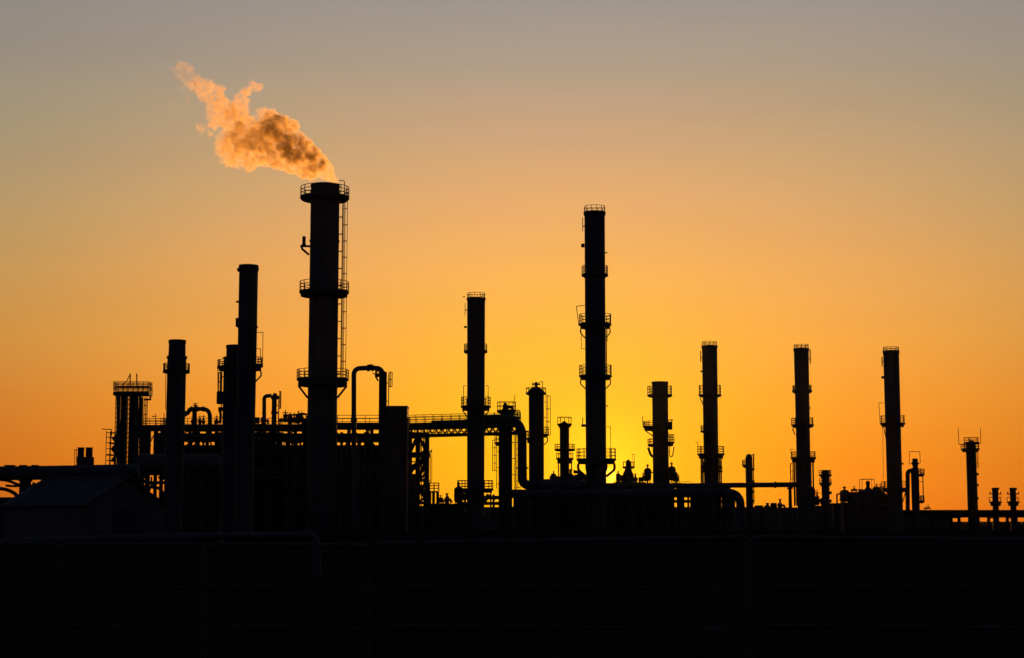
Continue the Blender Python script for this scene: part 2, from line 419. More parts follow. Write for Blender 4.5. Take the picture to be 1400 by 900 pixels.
T.platform(609, 614.4, 618.4, 1313.4, 1338.4, rails=2); T.platform(600.4, 605.6, 607.4, 1321, 1337, rails=2)
T.pipe('lightning_mast', [(1323, 609.4), (1311, 607.6), (1310, 586)], .045); T.pipe('lightning_mast', [(1334, 607), (1341, 606.4), (1340.6, 586)], .045)
T.ladder(2, 615, 640, cage=False, off=.2)
for y in (647, 662, 680): T.box('clamp', 1334.6, 1337.4, y, y + 3, .6)
for i, (cx, lab) in enumerate(((1361, 'left one of two small vent stacks on the right-edge pipe rack'), (1385.4, 'right one of two small vent stacks on the right-edge pipe rack'))):
    if i == 0:
        V = Tall('vent_stack', lab, 'vent', 240, [(669, 1357, 1365.2), (706, 1357, 1365.2)], 'small vent stacks', part='shell', m=STEEL, hollow=False)
        V.head([(670, 1356, 1366), (667, 1356, 1366)], 'cap'); V.platform(683, 687, 692, 1352.6, 1369.4, rails=1)
        for x in (1353.6, 1368.4): V.pipe('arm', [(1361, 675.6), (x, 675.6), (x, 672.4)], .08)
    else:
        W = copy_tree(V.root); W.location.x = P(cx, 690, 240).x; W['label'] = lab

# lattice tower with two columns, far left
E = Obj('reactor_tower', 'caged tower of paired vessels with a railed top deck at the far left', 'process tower', 190, P(181, 600, 190).x, GV)
for a, b, lab in ((164, 172, 0), (175.6, 184.6, 0)):
    cx = E.x((a + b) / 2, 600); r = (b - a) / 2 * MPX(190) * 1.04
    MB().lathe([(r, 0), (r, E.z(536))], cx=cx, seg=24).build('vessel', STEEL, E.root)
dk = MB().box(E.x(157.4, 540), E.x(206, 540), -1.0, 1.0, E.z(541.4), E.z(536.4)).build('deck', STEEL, E.root)
def rails(b, x0, x1, y0, y1, z0, z1, n=3, step=1.3, w=.05):
    for (xa, ya, xb, yb) in ((x0, y0, x1, y0), (x1, y0, x1, y1), (x1, y1, x0, y1), (x0, y1, x0, y0)):
        Ln = math.hypot(xb - xa, yb - ya); m = max(1, round(Ln / step))
        if Ln < .05: continue
        for k in range(m): b.bar((xa + (xb - xa) * k / m, ya + (yb - ya) * k / m, z0), (xa + (xb - xa) * k / m, ya + (yb - ya) * k / m, z1), w)
        for k in range(n):
            zz = z1 - (z1 - z0) * k / (n + .2); b.bar((xa, ya, zz), (xb, yb, zz), w)
    return b
rails(MB(), E.x(157.8, 540), E.x(205.6, 540), -.95, .95, E.z(536), E.z(529.4), 4, .55).build('handrail', RAIL, dk)
MB().box(E.x(160, 540), E.x(205, 540), -.8, .8, E.z(530.2), E.z(529)).build('upper_deck', STEEL, E.root)
rails(MB(), E.x(157.6, 530), E.x(205.6, 530), -.9, .9, E.z(529.5), E.z(523), 3, .6).build('handrail', RAIL, dk)
E.pipe('mast', [(187, 529), (187, 511)], .07); E.pipe('mast', [(178, 529), (178, 511)], .07); E.pipe('mast', [(168, 527), (174, 520), (178, 511.6)], .05)
E.pipe('ledge', [(205.6, 541), (205.6, 546.4), (197, 546.4)], .10)
for xa, xb, y0, yy in ((158.6, 162.6, 541, -.6), (172.2, 175.4, 541, -.6), (185.4, 190.4, 541, -.5), (192.4, 196.6, 543, .6)):
    b = MB()
    for x in (xa, xb):
        for yo in (-.35, .35): b.bar((E.x(x), yy + yo, 0), (E.x(x), yy + yo, E.z(y0)), .07)
    z = 1.0; k = 0
    while z < E.z(y0):
        for yo in (-.35, .35): b.bar((E.x(xa), yy + yo, z), (E.x(xb), yy + yo, z), .045)
        if xb < 192: b.bar((E.x(xa), yy - .35, z), (E.x(xb), yy + .35, z + .55), .04)
        z += .55 if xb < 192 else 1.05; k += 1
    b.build('ladder', RAIL, E.root)
E.pipe('riser_pipe', [(160.2, 700, .9), (160.2, 541, .9)], .10); E.pipe('riser_pipe', [(188.6, 700, .9), (188.6, 541, .9)], .1)
E.pipe('riser_pipe', [(166, 700, -1.1), (166, 541, -1.1)], .12); E.pipe('riser_pipe', [(173.4, 700, -.9), (173.4, 541, -.9)], .04); E.pipe('riser_pipe', [(194.6, 700, -.3), (194.6, 543, -.3)], .09); E.pipe('riser_pipe', [(188.6, 700, -.4), (188.6, 541, -.4)], .17); E.pipe('riser_pipe', [(159.2, 700, .5), (159.2, 541, .5)], .12); E.pipe('riser_pipe', [(191.4, 700, .3), (191.4, 541, .3)], .1); E.pipe('riser_pipe', [(162, 700, -.2), (162, 541, -.2)], .1)
# scaffold stair beside it
Q = Obj('scaffold_tower', 'narrow scaffold stair tower leaning on the left of the caged vessel tower', 'scaffold', 192, P(152, 610, 192).x)
b = MB()
for x in (146.8, 153, 159.4):
    for yo in (-.9, .9): b.bar((Q.x(x), yo, 0), (Q.x(x), yo, Q.z(590 if x < 159 else 594)), .06)
b.build('frame', RAIL, Q.root); b = MB()
for y in (592, 598.5, 606, 614, 622, 630, 640, 655, 670):
    for yo in (-.9, .9): b.bar((Q.x(146.8), yo, Q.z(y)), (Q.x(159.4), yo, Q.z(y)), .06)
b.build('rail', RAIL, Q.root); b = MB()
for y, xa, xb in ((606, 150, 159), (614, 152, 159), (622, 147, 156), (630, 151, 159), (645, 147, 156)):
    b.box(Q.x(xa), Q.x(xb), -.8, .8, Q.z(y) - .1, Q.z(y))
b.build('landing', STEEL, Q.root); b = MB()
for k, y in enumerate((606, 614, 622, 630)): b.bar((Q.x(153 if k % 2 else 159), 0, Q.z(y)), (Q.x(159 if k % 2 else 153), 0, Q.z(y - 8)), .25)
b.build('stair', STEEL, Q.root)
Q.pipe('jib', [(152.6, 596), (152.6, 587.4), (139, 586.8)], .05)

# ================================================================== PIPE RACK, BRIDGE, TOWER
def frame_rack(name, label, D, xa, xb, tiers, nb, depth, rail=None, group=None, cat='pipe rack', top=.55):
    o = Obj(name, label, cat, D, P((xa + xb) / 2, tiers[0], D).x, group)
    A, Bx = o.x(xa, tiers[0]), o.x(xb, tiers[0]); zt = o.z(tiers[0])
    for k in range(nb + 1):
        x = A + (Bx - A) * k / nb
        for y in (-depth / 2, depth / 2): MB().bar((x, y, 0), (x, y, zt - .02), .32).build('column', STEEL, o.root)
        for i, ty in enumerate(tiers):
            MB().box(x - .12, x + .12, -depth / 2 + .17, depth / 2 - .17, o.z(ty) - .42, o.z(ty) - .02 - .01 * (i == 0)).build('cross_beam', STEEL, o.root)
    for i, ty in enumerate(tiers):
        hgt = top if i == 0 else .32
        for y in (-depth / 2, depth / 2):
            MB().box(A - .3, Bx + .3, y - .19, y + .19, o.z(ty) - hgt, o.z(ty)).build('long_beam', STEEL, o.root)
    for k in range(0, nb, 2):
        x0, x1 = A + (Bx - A) * k / nb, A + (Bx - A) * (k + 1) / nb
        for i in range(len(tiers) - 1):
            MB().bar((x0, depth / 2 + .02, o.z(tiers[i + 1])), (x1, depth / 2 + .02, o.z(tiers[i]) - .4), .1).build('brace', STEEL, o.root)
    if rail:
        d = MB().box(A - .3, Bx + .3, -depth / 2 + .2, depth / 2 - .2, zt - .1, zt + .02).build('deck', STEEL, o.root)
        rails(MB(), A - .25, Bx + .25, -depth / 2 + .05, depth / 2 - .05, zt, o.z(rail), 2, 1.6).build('handrail', RAIL, d)
    return o
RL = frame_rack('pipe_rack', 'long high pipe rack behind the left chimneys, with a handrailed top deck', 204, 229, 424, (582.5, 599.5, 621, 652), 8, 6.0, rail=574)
RP = frame_rack('access_platform', 'short railed platform linking the caged vessel tower to the short plain chimney', 200, 191.5, 227, (582.5, 623), 2, 4.0, rail=574, cat='platform')
RM = frame_rack('pipe_rack', 'high pipe rack between the smoking chimney and the box-shaped housing', 204, 430, 556, (580, 600, 621, 652), 5, 6.0, rail=570)
# trestle tower carrying the bridge
TW = frame_rack('trestle_tower', 'braced steel trestle tower under the left end of the pipe bridge', 205, 559, 584, (592, 622, 655, 686), 2, 2.6, cat='steel tower', top=.5)
b = MB()
for (x0, y0, x1, y1) in ((557, 645, 584, 626), (559, 622, 572, 594), (584, 622, 572, 594), (572, 655, 584, 626), (566, 686, 584, 657), (584, 690, 570, 657)):
    for yo in (-1.1, 1.1): MB().bar(TW.pt(x0, y0, yo), TW.pt(x1, y1, yo), .42 if y0 == 645 else .2).build('diagonal', STEEL, TW.root)
b = MB()
for y in (600, 609, 632, 641, 664, 673): b.bar(TW.pt(558, y, -1.2), TW.pt(583, y, -1.2), .10)
for x in (563.4, 576.4, 580): b.bar(TW.pt(x, 700, -1.0), TW.pt(x, 592, -1.0), .1)
for k, y in enumerate((610, 622, 645, 655, 676, 686)): b.bar(TW.pt(574 if k % 2 else 583, y, .4), TW.pt(583 if k % 2 else 574, y - 9, .4), .22)
b.build('girt', STEEL, TW.root); b = MB()
MB().box(TW.x(557.5), TW.x(588), -1.25, 1.25, TW.z(625), TW.z(618.8)).build('landing', STEEL, TW.root)
TW.pipe('conduit', [(588.6, 620), (588.6, 662)], .04); TW.pipe('conduit', [(590.4, 614), (590.4, 662)], .035); TW.pipe('conduit', [(587, 619), (590.4, 616)], .1)
# bridge
BR = Obj('pipe_bridge', 'elevated pipe bridge with handrail and truss underside spanning to the thick downward pipe', 'bridge', 205, P(635, 580, 205).x)
x0, x1 = BR.x(557, 580), BR.x(712, 580)
for yo in (-1.6, 1.6):
    MB().box(x0, x1, yo - .12, yo + .12, BR.z(585.6), BR.z(577.8)).build('girder', STEEL, BR.root)
dk = MB().box(x0, x1, -1.45, 1.45, BR.z(579), BR.z(577.4)).build('deck', STEEL, BR.root)
rails(MB(), x0, x1, -1.65, 1.65, BR.z(578), BR.z(567), 3, 1.05).build('handrail', RAIL, dk)
b = MB()
for yo in (-1.6, 1.6): MB().bar((x0, yo, BR.z(594.4)), (x1, yo, BR.z(594.4)), .2).build('bottom_chord', STEEL, BR.root)
nn = 18
for yo in (-1.6, 1.6):
    b = MB()
    for k in range(nn):
        xa, xb = x0 + (x1 - x0) * k / nn, x0 + (x1 - x0) * (k + 1) / nn
        b.bar((xa, yo, BR.z(594.2)), ((xa + xb) / 2, yo, BR.z(585)), .10); b.bar(((xa + xb) / 2, yo, BR.z(585)), (xb, yo, BR.z(594.2)), .10)
    b.build('truss_web', STEEL, BR.root)
for y in (590.2,): BR.pipe('conduit', [(557, y), (712, y)], .05)
BR.root.rotation_euler = (0, R(-1.5), 0); BR.root.location.x += .35
# thick pipe that bends down
def pipeline(name, label, D, pts, r, rad, group=None, m=None, flanges=(), supports=(), y=0.0):
    o = Obj(name, label, 'pipe', D, P(pts[0][0], pts[0][1], D).x, group)
    q = fillet([o.pt(p[0], p[1], p[2] if len(p) > 2 else y) for p in pts], rad, 10)
    MB().tube(q, r, 20).build('pipe_run', m or PIPE, o.root)
    for (px, py, dx, dy) in flanges:
        MB().flange(o.pt(px, py, y), (dx, 0, dy), r * 1.35, .16).build('flange', STEEL, o.root)
    for px, py in supports:
        b = MB(); p = o.pt(px, py, y)
        for s in (-1, 1): b.bar((p.x, y + s * .8, 0), (p.x, y + s * .35, p.z - r), .18)
        b.box(p.x - .2, p.x + .2, y - 1, y + 1, p.z - r - .22, p.z - r); b.build('support', STEEL, o.root)
    return o
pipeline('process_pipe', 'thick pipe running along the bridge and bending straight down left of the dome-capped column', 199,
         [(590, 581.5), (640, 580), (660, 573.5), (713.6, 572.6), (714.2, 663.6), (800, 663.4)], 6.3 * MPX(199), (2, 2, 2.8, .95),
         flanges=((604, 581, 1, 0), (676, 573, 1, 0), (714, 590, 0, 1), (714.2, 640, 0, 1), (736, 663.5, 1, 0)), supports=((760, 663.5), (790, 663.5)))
pipeline('process_pipe', 'long straight overhead pipe reaching right to the third slim chimney from the right', 203,
         [(800, 664.4), (940, 664.2), (1091, 662.8)], 3.4 * MPX(203), .5, flanges=((840, 664.4, 1, 0), (985, 664, 1, 0), (1060, 663, 1, 0)), supports=((1080, 663), (930, 664)))
pipeline('process_pipe', 'thick low pipe that curves down into the ground left of the finned thin column', 196,
         [(690, 675.4, 0), (1012.4, 674, 0), (1012.4, 712, 0)], 5.9 * MPX(196), 2.6, flanges=((760, 676, 1, 0), (985, 674, 1, 0)), supports=((950, 674.4), (880, 675), (720, 676)))
pipeline('process_pipe', 'smaller pipe curving down inside the bend of the thick low pipe', 201,
         [(930, 671.6), (1003, 671.6), (1003, 712)], 2.2 * MPX(201), .9)
pipeline('process_pipe', 'bent pipe rising beside the foot of the chimney that ends the overhead pipe', 203,
         [(1105.6, 667), (1111.6, 669), (1111.6, 712)], 3.2 * MPX(203), .8)
for i, (y, r) in enumerate(((688.5, 2.2), (680.5, 2.6))):
    pipeline('process_pipe', ('lower' if i == 0 else 'upper') + ' of two thin level pipes running behind the foot of the slim bridge-side chimney', 208, [(624, y), (700, y)], r * MPX(208), .4)
# goose-necks
pipeline('vapour_pipe', 'small hooped pipe with a valve on top standing on the rack between two left chimneys', 203,
         [(266, 596), (266, 562), (266.2, 561), ], 3.2 * MPX(203), .3, flanges=((266, 574, 0, 1),))
pipeline('vapour_pipe', 'hooped pipe arching down to the rack just left of the squat stepped chimney', 202,
         [(252, 566), (257, 565.5), (259, 559.5), (287, 559.2), (287, 596)], 2.9 * MPX(202), 1.0,
         flanges=((262, 559.4, 1, 0), (270, 559.4, 1, 0), (278, 559.3, 1, 0), (254, 566, 1, 0)))
o = Obj('control_valve', 'small handwheel valve on top of the hooped pipe at the left', 'valve', 202, P(267, 557, 202).x)
MB().lathe([(.15, o.z(558)), (.15, o.z(555)), (.28, o.z(554.8)), (.28, o.z(553.6)), (.06, o.z(553.4)), (.06, o.z(551.8))], seg=12).build('body', STEEL, o.root)
MB().sweep([(.22, o.z(552)), (.28, o.z(552)), (.28, o.z(551.4)), (.22, o.z(551.4))], 0, 360).build('handwheel', STEEL, o.root)
Ga = Tall('separator_column', 'short separator vessel with flat cap linked by a bent pipe, right of the tall left chimney', 'process column', 203,
          [(545, 371.2, 378), (600, 371.4, 378)], GV, part='shell', m=STEEL, hollow=False)
Ga.head([(546, 370.4, 381), (541.5, 370.4, 381), (541, 372, 379), (538.6, 373, 378), (537.6, 374, 377)], 'cap')
Ga.head([(566, 370.6, 380), (563, 369.4, 379)], 'collar')
Ga.ladder(0, 541, 583, off=.25, rad=.2, hoop=.7)
Ga.pipe('side_pipe', [(361.2, 600), (361.2, 541.6), (371.5, 541.2)], .24, m=PIPE, rad=.9, seg=12)
K3 = Tall('vapour_column', 'dark column joined to a tall looping overhead pipe right of the smoking chimney', 'process column', 182,
          [(509, 517.2, 528), (560, 517.4, 528.2), (720, 517.8, 528.6)], GV, part='shell', m=STEEL, hollow=False, lip=False)
K3.pipe('overhead_pipe', [(483.8, 720), (483.8, 504), (503, 503.2), (523.2, 503.6), (523.2, 530)], .27, m=PIPE, rad=1.3, seg=14)
K3.head([(512, 517.4, 528), (508, 518.4, 527.4)], 'collar')
K3.head([(501, 504, 509), (498.4, 504, 509)], 'valve')
MB().flange(K3.pt(503.6, 503.3), (1, 0, 0), .38, .3).build('flange', STEEL, K3.root); MB().flange(K3.pt(509.5, 503.3), (1, 0, 0), .38, .2).build('flange', STEEL, K3.root)
MB().flange(K3.pt(483.8, 575), (0, 0, 1), .36, .3).build('flange', STEEL, K3.root)
K3.platform(508.5, 513, 515.4, xl=512.6, rails=2); K3.pipe('bracket', [(517, 521), (513, 514)], .09); K3.pipe('bracket', [(517, 516), (510, 510)], .06)
K3.ladder(0, 511, 556, off=.2, rad=.3, hoop=.8)

# ================================================================== BUILDINGS
def building(name, label, D, xl, xr, ytop, depth, m=None, cat='building', slope=None, vents=2, ydepth=None):
    o = Obj(name, label, cat, D, P((xl + xr) / 2, ytop, D).x)
    a, b_ = o.x(xl, ytop), o.x(xr, ytop); zt = o.z(ytop); m = m or STEEL
    w = MB().box(a, b_, 0, depth, 0, zt - .15)
    x = a + .3
    while x < b_ - .3: w.box(x, x + .06, -.05, 0.0, .3, zt - .2); x += 1.1      # sheeting ribs
    w.build('wall', m, o.root)
    rf = MB().box(a - .12, b_ + .12, -.12, depth + .12, zt - .15, zt).build('roof', STEEL, o.root)
    for k in range(vents):
        vx = a + (b_ - a) * (k + .5) / vents; s = .3
        MB().lathe([(.22, zt - .01), (.22, zt + .06), (.3, zt + .1), (.3, zt + .16), (.05, zt + .2)], cx=vx, cy=depth * .6, seg=12).build('vent', STEEL, rf)
    dx = a + (b_ - a) * .3
    if b_ - a > 2.5:
        dr = MB().box(dx, dx + 1.0, -.09, -.055, .05, 2.1).build('door', RAIL, o.root)
        MB().box(dx + .84, dx + .9, -.14, -.09, 1.0, 1.15).build('handle', GALV, dr)
        for k in range(3):
            wx = a + (b_ - a) * (.5 + .16 * k)
            if zt > 3.4 and wx + 1.1 < b_:
                f = MB().box(wx, wx + 1.1, -.10, -.055, zt * .55, zt * .55 + .9).build('window', RAIL, o.root)
                MB().box(wx + .08, wx + 1.02, -.115, -.10, zt * .55 + .08, zt * .55 + .82).build('pane', GLASS, f)
    return o
hs = Obj('equipment_housing', 'tall box-shaped housing with flat top right of the looping overhead pipe', 'housing', 184, P(543, 640, 184).x)
a, b_ = hs.x(528.4, 640), hs.x(557.2, 640)
MB().box(a, b_, -1.4, 1.4, 0, hs.z(557.4)).build('casing', STEEL, hs.root)
MB().box(a - .08, b_ + .08, -1.48, 1.48, hs.z(557.4), hs.z(556.2)).build('roof', STEEL, hs.root)
for k in range(6): MB().box(a + .3, b_ - .3, -1.46, -1.4, 2 + k * 2.0, 2.25 + k * 2.0).build('stiffener', STEEL, hs.root)
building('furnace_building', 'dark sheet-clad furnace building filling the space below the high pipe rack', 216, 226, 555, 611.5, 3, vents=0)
building('furnace_building', 'dark block between the squat stepped chimney and the separator vessel, under the rack', 213, 298, 386, 591, 2.5, vents=0)
building('furnace_building', 'dark block behind the lower part of the smoking chimney', 213, 414, 459, 590, 2.5, vents=0)
building('pump_house', 'low pump house right of the trestle tower, with flat roof', 212, 588, 642, 688.8, 5, vents=0)
building('plant_annex', 'low dark annex at the left foot of the trestle tower', 200, 538, 566, 648, 3, vents=0)
building('filter_house', 'small low filter house under the thick low pipe, left of the equipment deck', 222, 706, 737, 681, 1.5, vents=0)
building('pump_house', 'long low pump house under the equipment deck by the sun', 222, 738, 922, 666.6, 1.5, vents=0)
building('compressor_shed', 'low compressor shed between the two slimmest right-hand chimneys', 232, 1140, 1214, 688, 1.5, vents=0)
# boundary wall
w = Obj('boundary_wall', 'long low concrete boundary wall behind the plant', 'wall', 245, 0)
def wallrun(xl, xr, y):
    MB().box(w.x(xl, y), w.x(xr, y), -.15, .15, 0, w.z(y)).build('panel', CONC, w.root)
    MB().box(w.x(xl, y), w.x(xr, y), -.22, .22, w.z(y), w.z(y) + .12).build('coping', CONC, w.root)
wallrun(-60, 660, 693); wallrun(660, 1035, 694.5); wallrun(1035, 1232, 695)
for k in range(12): MB().box(w.x(1040 + k * 16), w.x(1042 + k * 16), -.3, -.15, 0, w.z(695.2)).build('pilaster', CONC, w.root)

# left: big duct on trestles
o = Obj('large_pipeline', 'very thick level pipeline on trestles crossing behind the gabled shed', 'pipe', 142, P(80, 645, 142).x)
q = [o.pt(-40, 648), o.pt(100, 646), o.pt(190, 644)]
MB().tube(q, 9.6 * MPX(142), 24).build('pipe_run', PIPE, o.root)
for px in (31, 38.6, 120, 184):
    p = o.pt(px, 655); b = MB(); b.bar((p.x, -.7, 0), (p.x, -.3, p.z), .24); b.bar((p.x, .7, 0), (p.x, .3, p.z), .24); b.box(p.x - .12, p.x + .12, -.9, .9, p.z - .2, p.z); b.build('support', STEEL, o.root)
for (xa, xb) in ((8, 19.6), (28.6, 36), (45.4, 52)):
    b = MB(); p, q = o.pt(xa + 1, 637.6), o.pt(xb, 637.4)
    b.box(p.x, q.x - .1, -.3, .3, p.z - .35, p.z); b.box(p.x - .12, q.x, -.36, .36, p.z, p.z + .1); b.build('saddle_clamp', STEEL, o.root)
for i, (pts, r) in enumerate((([(0, 656), (12, 657.4), (27, 664), (60, 665)], .12), ([(-10, 668), (9, 668.6), (26, 678), (27, 700)], .16), ([(8, 664), (18, 665), (34, 664)], .1), ([(34, 671), (44, 669), (47, 660)], .14))):
    pipeline('service_pipe', ('uppermost curved service pipe', 'lowest curved service pipe', 'short straight service pipe', 'short upturned service pipe')[i] + ' under the thick pipeline at the left edge', 144, pts, r, .8)
building('switch_room', 'low dark switch room at the left edge behind the shed', 150, -60, 30, 680, 5, vents=0)
# drum on saddles left of centre
o = Obj('storage_drum', 'long horizontal drum raised on saddles between shed and squat stepped chimney', 'storage drum', 172, P(240, 636, 172).x)
r = 14.6 * MPX(172); c = o.z(635.5); xa, xb = o.x(187, 636), o.x(302, 636)
MB().tube([(xa, 0, c), (xa + .15, 0, c), (xa + .5, 0, c), (xb - .5, 0, c), (xb - .15, 0, c), (xb, 0, c)], [r * .4, r * .8, r, r, r * .8, r * .4], 28).build('shell', PIPE, o.root)
for k in range(4):
    x = xa + .9 + (xb - xa - 1.8) * k / 3
    b = MB(); b.box(x - .25, x + .25, -r * .9, r * .9, c - r - .25, c - r + .35); b.bar((x, -r * .8, 0), (x, -r * .8, c - r), .2); b.bar((x, r * .8, 0), (x, r * .8, c - r), .2); b.build('saddle', STEEL, o.root)
# steel & pipes between shed and stack A
for i, (x, r, yt) in enumerate(((199.6, .26, 588), (204.4, .14, 588), (210.6, .06, 588), (212.8, .05, 588), (219, .36, 592), (223.6, .3, 590))):
    o = Obj('riser_pipe', 'vertical riser pipe under the left end of the high pipe rack', 'pipe', 198, P(x, 600, 198).x, 'riser pipes left of the short plain chimney')
    MB().tube([(0, 0, o.z(640)), (0, 0, o.z(yt))], r, 12).build('pipe_run', PIPE, o.root)
    b = MB(); z = o.z(638)
    while z < o.z(yt) - .5: b.flange((0, 0, z), (0, 0, 1), r * 1.5, .16); z += random.uniform(.9, 1.7)
    b.build('flange', STEEL, o.root)
for i, (pts, r) in enumerate((([(182, 652), (200, 660), (226, 660)], .16), ([(188, 664), (222, 668), (224, 700)], .15), ([(204, 672), (207, 664), (207, 652)], .09), ([(190, 654), (212, 664), (226, 676)], .11), ([(213, 690), (213, 664)], .1))):
    pipeline('service_pipe', ('long bent', 'low down-turned', 'thin up-turned', 'slanting', 'short vertical')[i] + ' service pipe in the gap right of the shed roof', 168, pts, r, .6)

# twin vents left
for i, (xl, xr, lab) in enumerate(((107, 113.6, 'left one of the twin square vent stacks above the thick pipeline'), (118, 125.2, 'right one of the twin square vent stacks above the thick pipeline'))):
    o = Obj('square_vent', lab, 'vent', 178, P((xl + xr) / 2, 630, 178).x, 'twin square vents')
    h = (xr - xl) / 2 * MPX(178)
    MB().box(-h, h, -.35, .35, 0, o.z(612.8)).build('duct', STEEL, o.root); MB().box(-h - .05, h + .05, -.4, .4, o.z(612.8), o.z(612)).build('cap', STEEL, o.root)
    MB().box(-h - .04, h + (.14 if i else .34), -.5, .5, o.z(640), o.z(625)).build('plenum', STEEL, o.root)
    if i == 0:
        b = MB()
        for x in (102, 104.8): b.bar(o.pt(x, 700), o.pt(x, 614.6), .04)
        for y in range(616, 660, 4): b.bar(o.pt(102, y), o.pt(104.8, y), .03)
        b.bar(o.pt(102, 614.8), o.pt(107.2, 614.8), .04); b.build('ladder', RAIL, o.root)

# pale roofed shed, turned 45 degrees
D = 112; s45 = math.sqrt(.5); cz = Zp(689, D); p = P(118, 689, D)
sh = thing('storage_shed', 'gabled storage shed with sloping ribbed roof in front of the thick pipeline', 'shed', (p.x, D, 0))
gw = 4.3 / s45; ln = 7.9 / s45; rz = Zp(653, D)
u, v = Vector((s45, s45, 0)), Vector((-s45, s45, 0))      # gable direction, ridge direction
zv = Vector((0, 0, 1))
b = MB()
outline = [Vector((0, 0, 0)), u * gw, u * gw + zv * cz, u * gw / 2 + zv * (rz - .06), zv * cz]
b.poly(outline, v * ln); b.build('wall', CONC, sh)
for k in (0, 1):
    e, e2 = (Vector((0, 0, cz)), -1) if k == 0 else (u * gw + zv * cz, 1)
    rg = u * gw / 2 + zv * rz
    dn = (e - rg).normalized() * .35; up = zv * .05
    q = [e + dn - v * .3 + up, rg - v * .3 + up, rg + v * (ln + .3) + up, e + dn + v * (ln + .3) + up]
    rb = MB().poly(q, zv * .05)
    t = 0.2
    while t < ln:
        a0, a1 = e + dn + v * t + zv * .115, rg + v * t + zv * .115
        rb.bar(a0, a1, .05); t += .55
    ro = rb.build('roof', SHEET, sh)
MB().tube([u * gw / 2 + zv * (rz + .12) - v * .32, u * gw / 2 + zv * (rz + .12) + v * (ln + .32)], .09, 8).build('ridge_cap', SHEET, sh)
d0 = u * (gw * .36) - v * .03
MB().poly([d0, d0 + u * 2.2, d0 + u * 2.2 + zv * 2.3, d0 + zv * 2.3], -v * .05).build('door', STEEL, sh)

# ================================================================== EQUIPMENT BY THE SUN
dkx = frame_rack('equipment_deck', 'low steel equipment deck carrying pumps and vessels near the sun', 216, 738, 930, (661.5, 684), 8, 5.0, cat='platform', top=.5)
b = MB().box(dkx.x(738, 661), dkx.x(930, 661), -2.3, 2.3, dkx.z(662.6), dkx.z(661)).build('deck', STEEL, dkx.root)

def pump_proto():
    r = thing('pump_unit', 'pump', 'pump', (0, 0, 0))
    MB().box(-.9, .9, -.4, .4, 0, .18).build('base', CONC, r)
    m = MB(); m.tube([(-.8, 0, .55), (-.75, 0, .55), (.0, 0, .55)], [.2, .32, .32], 14)
    for k in range(5): m.flange((-.65 + .13 * k, 0, .55), (1, 0, 0), .36, .04)
    m.build('motor', STEEL, r)
    c = MB(); c.tube([(.1, 0, .55), (.25, 0, .55), (.6, 0, .55), (.7, 0, .55)], [.15, .38, .38, .2], 16); c.build('casing', PIPE, r)
    n_ = MB(); n_.tube([(.45, 0, .8), (.45, 0, 1.35)], .13, 10); n_.flange((.45, 0, 1.35), (0, 0, 1), .22, .1); n_.tube(fillet([(.68, 0, .55), (1.0, 0, .55), (1.0, 0, .2)], .2), .14, 10)
    n_.build('nozzle', PIPE, r)
    return r
def drum_proto():
    r = thing('vertical_drum', 'drum', 'vessel', (0, 0, 0))
    for a in range(3):
        x, y = .38 * math.cos(R(120 * a + 30)), .38 * math.sin(R(120 * a + 30)); MB().bar((x, y, 0), (x, y, .6), .1).build('leg', STEEL, r)
    MB().lathe([(.15, .35), (.4, .45), (.5, .65), (.5, 1.75), (.42, 1.95), (.2, 2.08), (.1, 2.1)], seg=20).build('shell', PIPE, r)
    b = MB().lathe([(.1, 2.05), (.1, 2.35), (.2, 2.36), (.2, 2.46), (.08, 2.47), (.08, 2.6)], seg=12); b.tube(fillet([(.45, 0, 1.5), (.8, 0, 1.5), (.8, 0, .2)], .2), .09, 8)
    b.build('nozzle', STEEL, r)
    return r
def valve_proto():
    r = thing('gate_valve', 'valve', 'valve', (0, 0, 0))
    b = MB(); b.tube([(-.6, 0, .5), (.6, 0, .5)], .14, 10)
    for x in (-.35, .35): b.flange((x, 0, .5), (1, 0, 0), .25, .08)
    b.lathe([(.2, .3), (.24, .5), (.18, .75), (.22, .8), (.22, .88), (.1, .9), (.07, 1.2)], seg=12); b.build('body', STEEL, r)
    w_ = MB().sweep([(.24, 1.18), (.3, 1.18), (.3, 1.24), (.24, 1.24)], 0, 360)
    for a in (0, 60, 120): w_.bar((-.27 * math.cos(R(a)), -.27 * math.sin(R(a)), 1.21), (.27 * math.cos(R(a)), .27 * math.sin(R(a)), 1.21), .03)
    w_.bar((0, 0, 1.1), (0, 0, 1.5), .06); w_.build('handwheel', STEEL, r)
    l_ = MB(); l_.bar((-.5, 0, 0), (-.5, 0, .4), .1); l_.bar((.5, 0, 0), (.5, 0, .4), .1); l_.build('support', STEEL, r)
    return r
PROTO = {'p': pump_proto(), 'd': drum_proto(), 'v': valve_proto()}
USED = set()
def put(k, px, py, D, sc, label, rz=0, group=None, dy=0.0):
    o = PROTO[k] if k not in USED else copy_tree(PROTO[k]); USED.add(k)
    o.location = P(px, py, D) + Vector((0, dy, 0)); o.scale = (sc,) * 3 if not isinstance(sc, tuple) else sc; o.rotation_euler = (0, 0, R(rz))
    o['label'] = label
    o['group'] = {'p': 'pump units on the plant decks', 'd': 'small vertical drums', 'v': 'handwheel valves on the plant decks'}[k]
    return o
GOF = 'dark '
put('d', 757, 661, 214, .62, 'small drum left of the thin two-collared column, on the equipment deck')
put('d', 754, 661, 217, .5, 'smallest drum at the left end of the equipment deck')
put('p', 768, 661, 215, 1.0, 'pump unit at the foot of the thin two-collared column', 20)
put('p', 786, 661, 215, 1.3, 'pump unit between the thin two-collared column and the sun-side chimney', 200)
put('v', 792, 661, 213, 1.2, 'gate valve hard against the left foot of the sun-side chimney', 30)
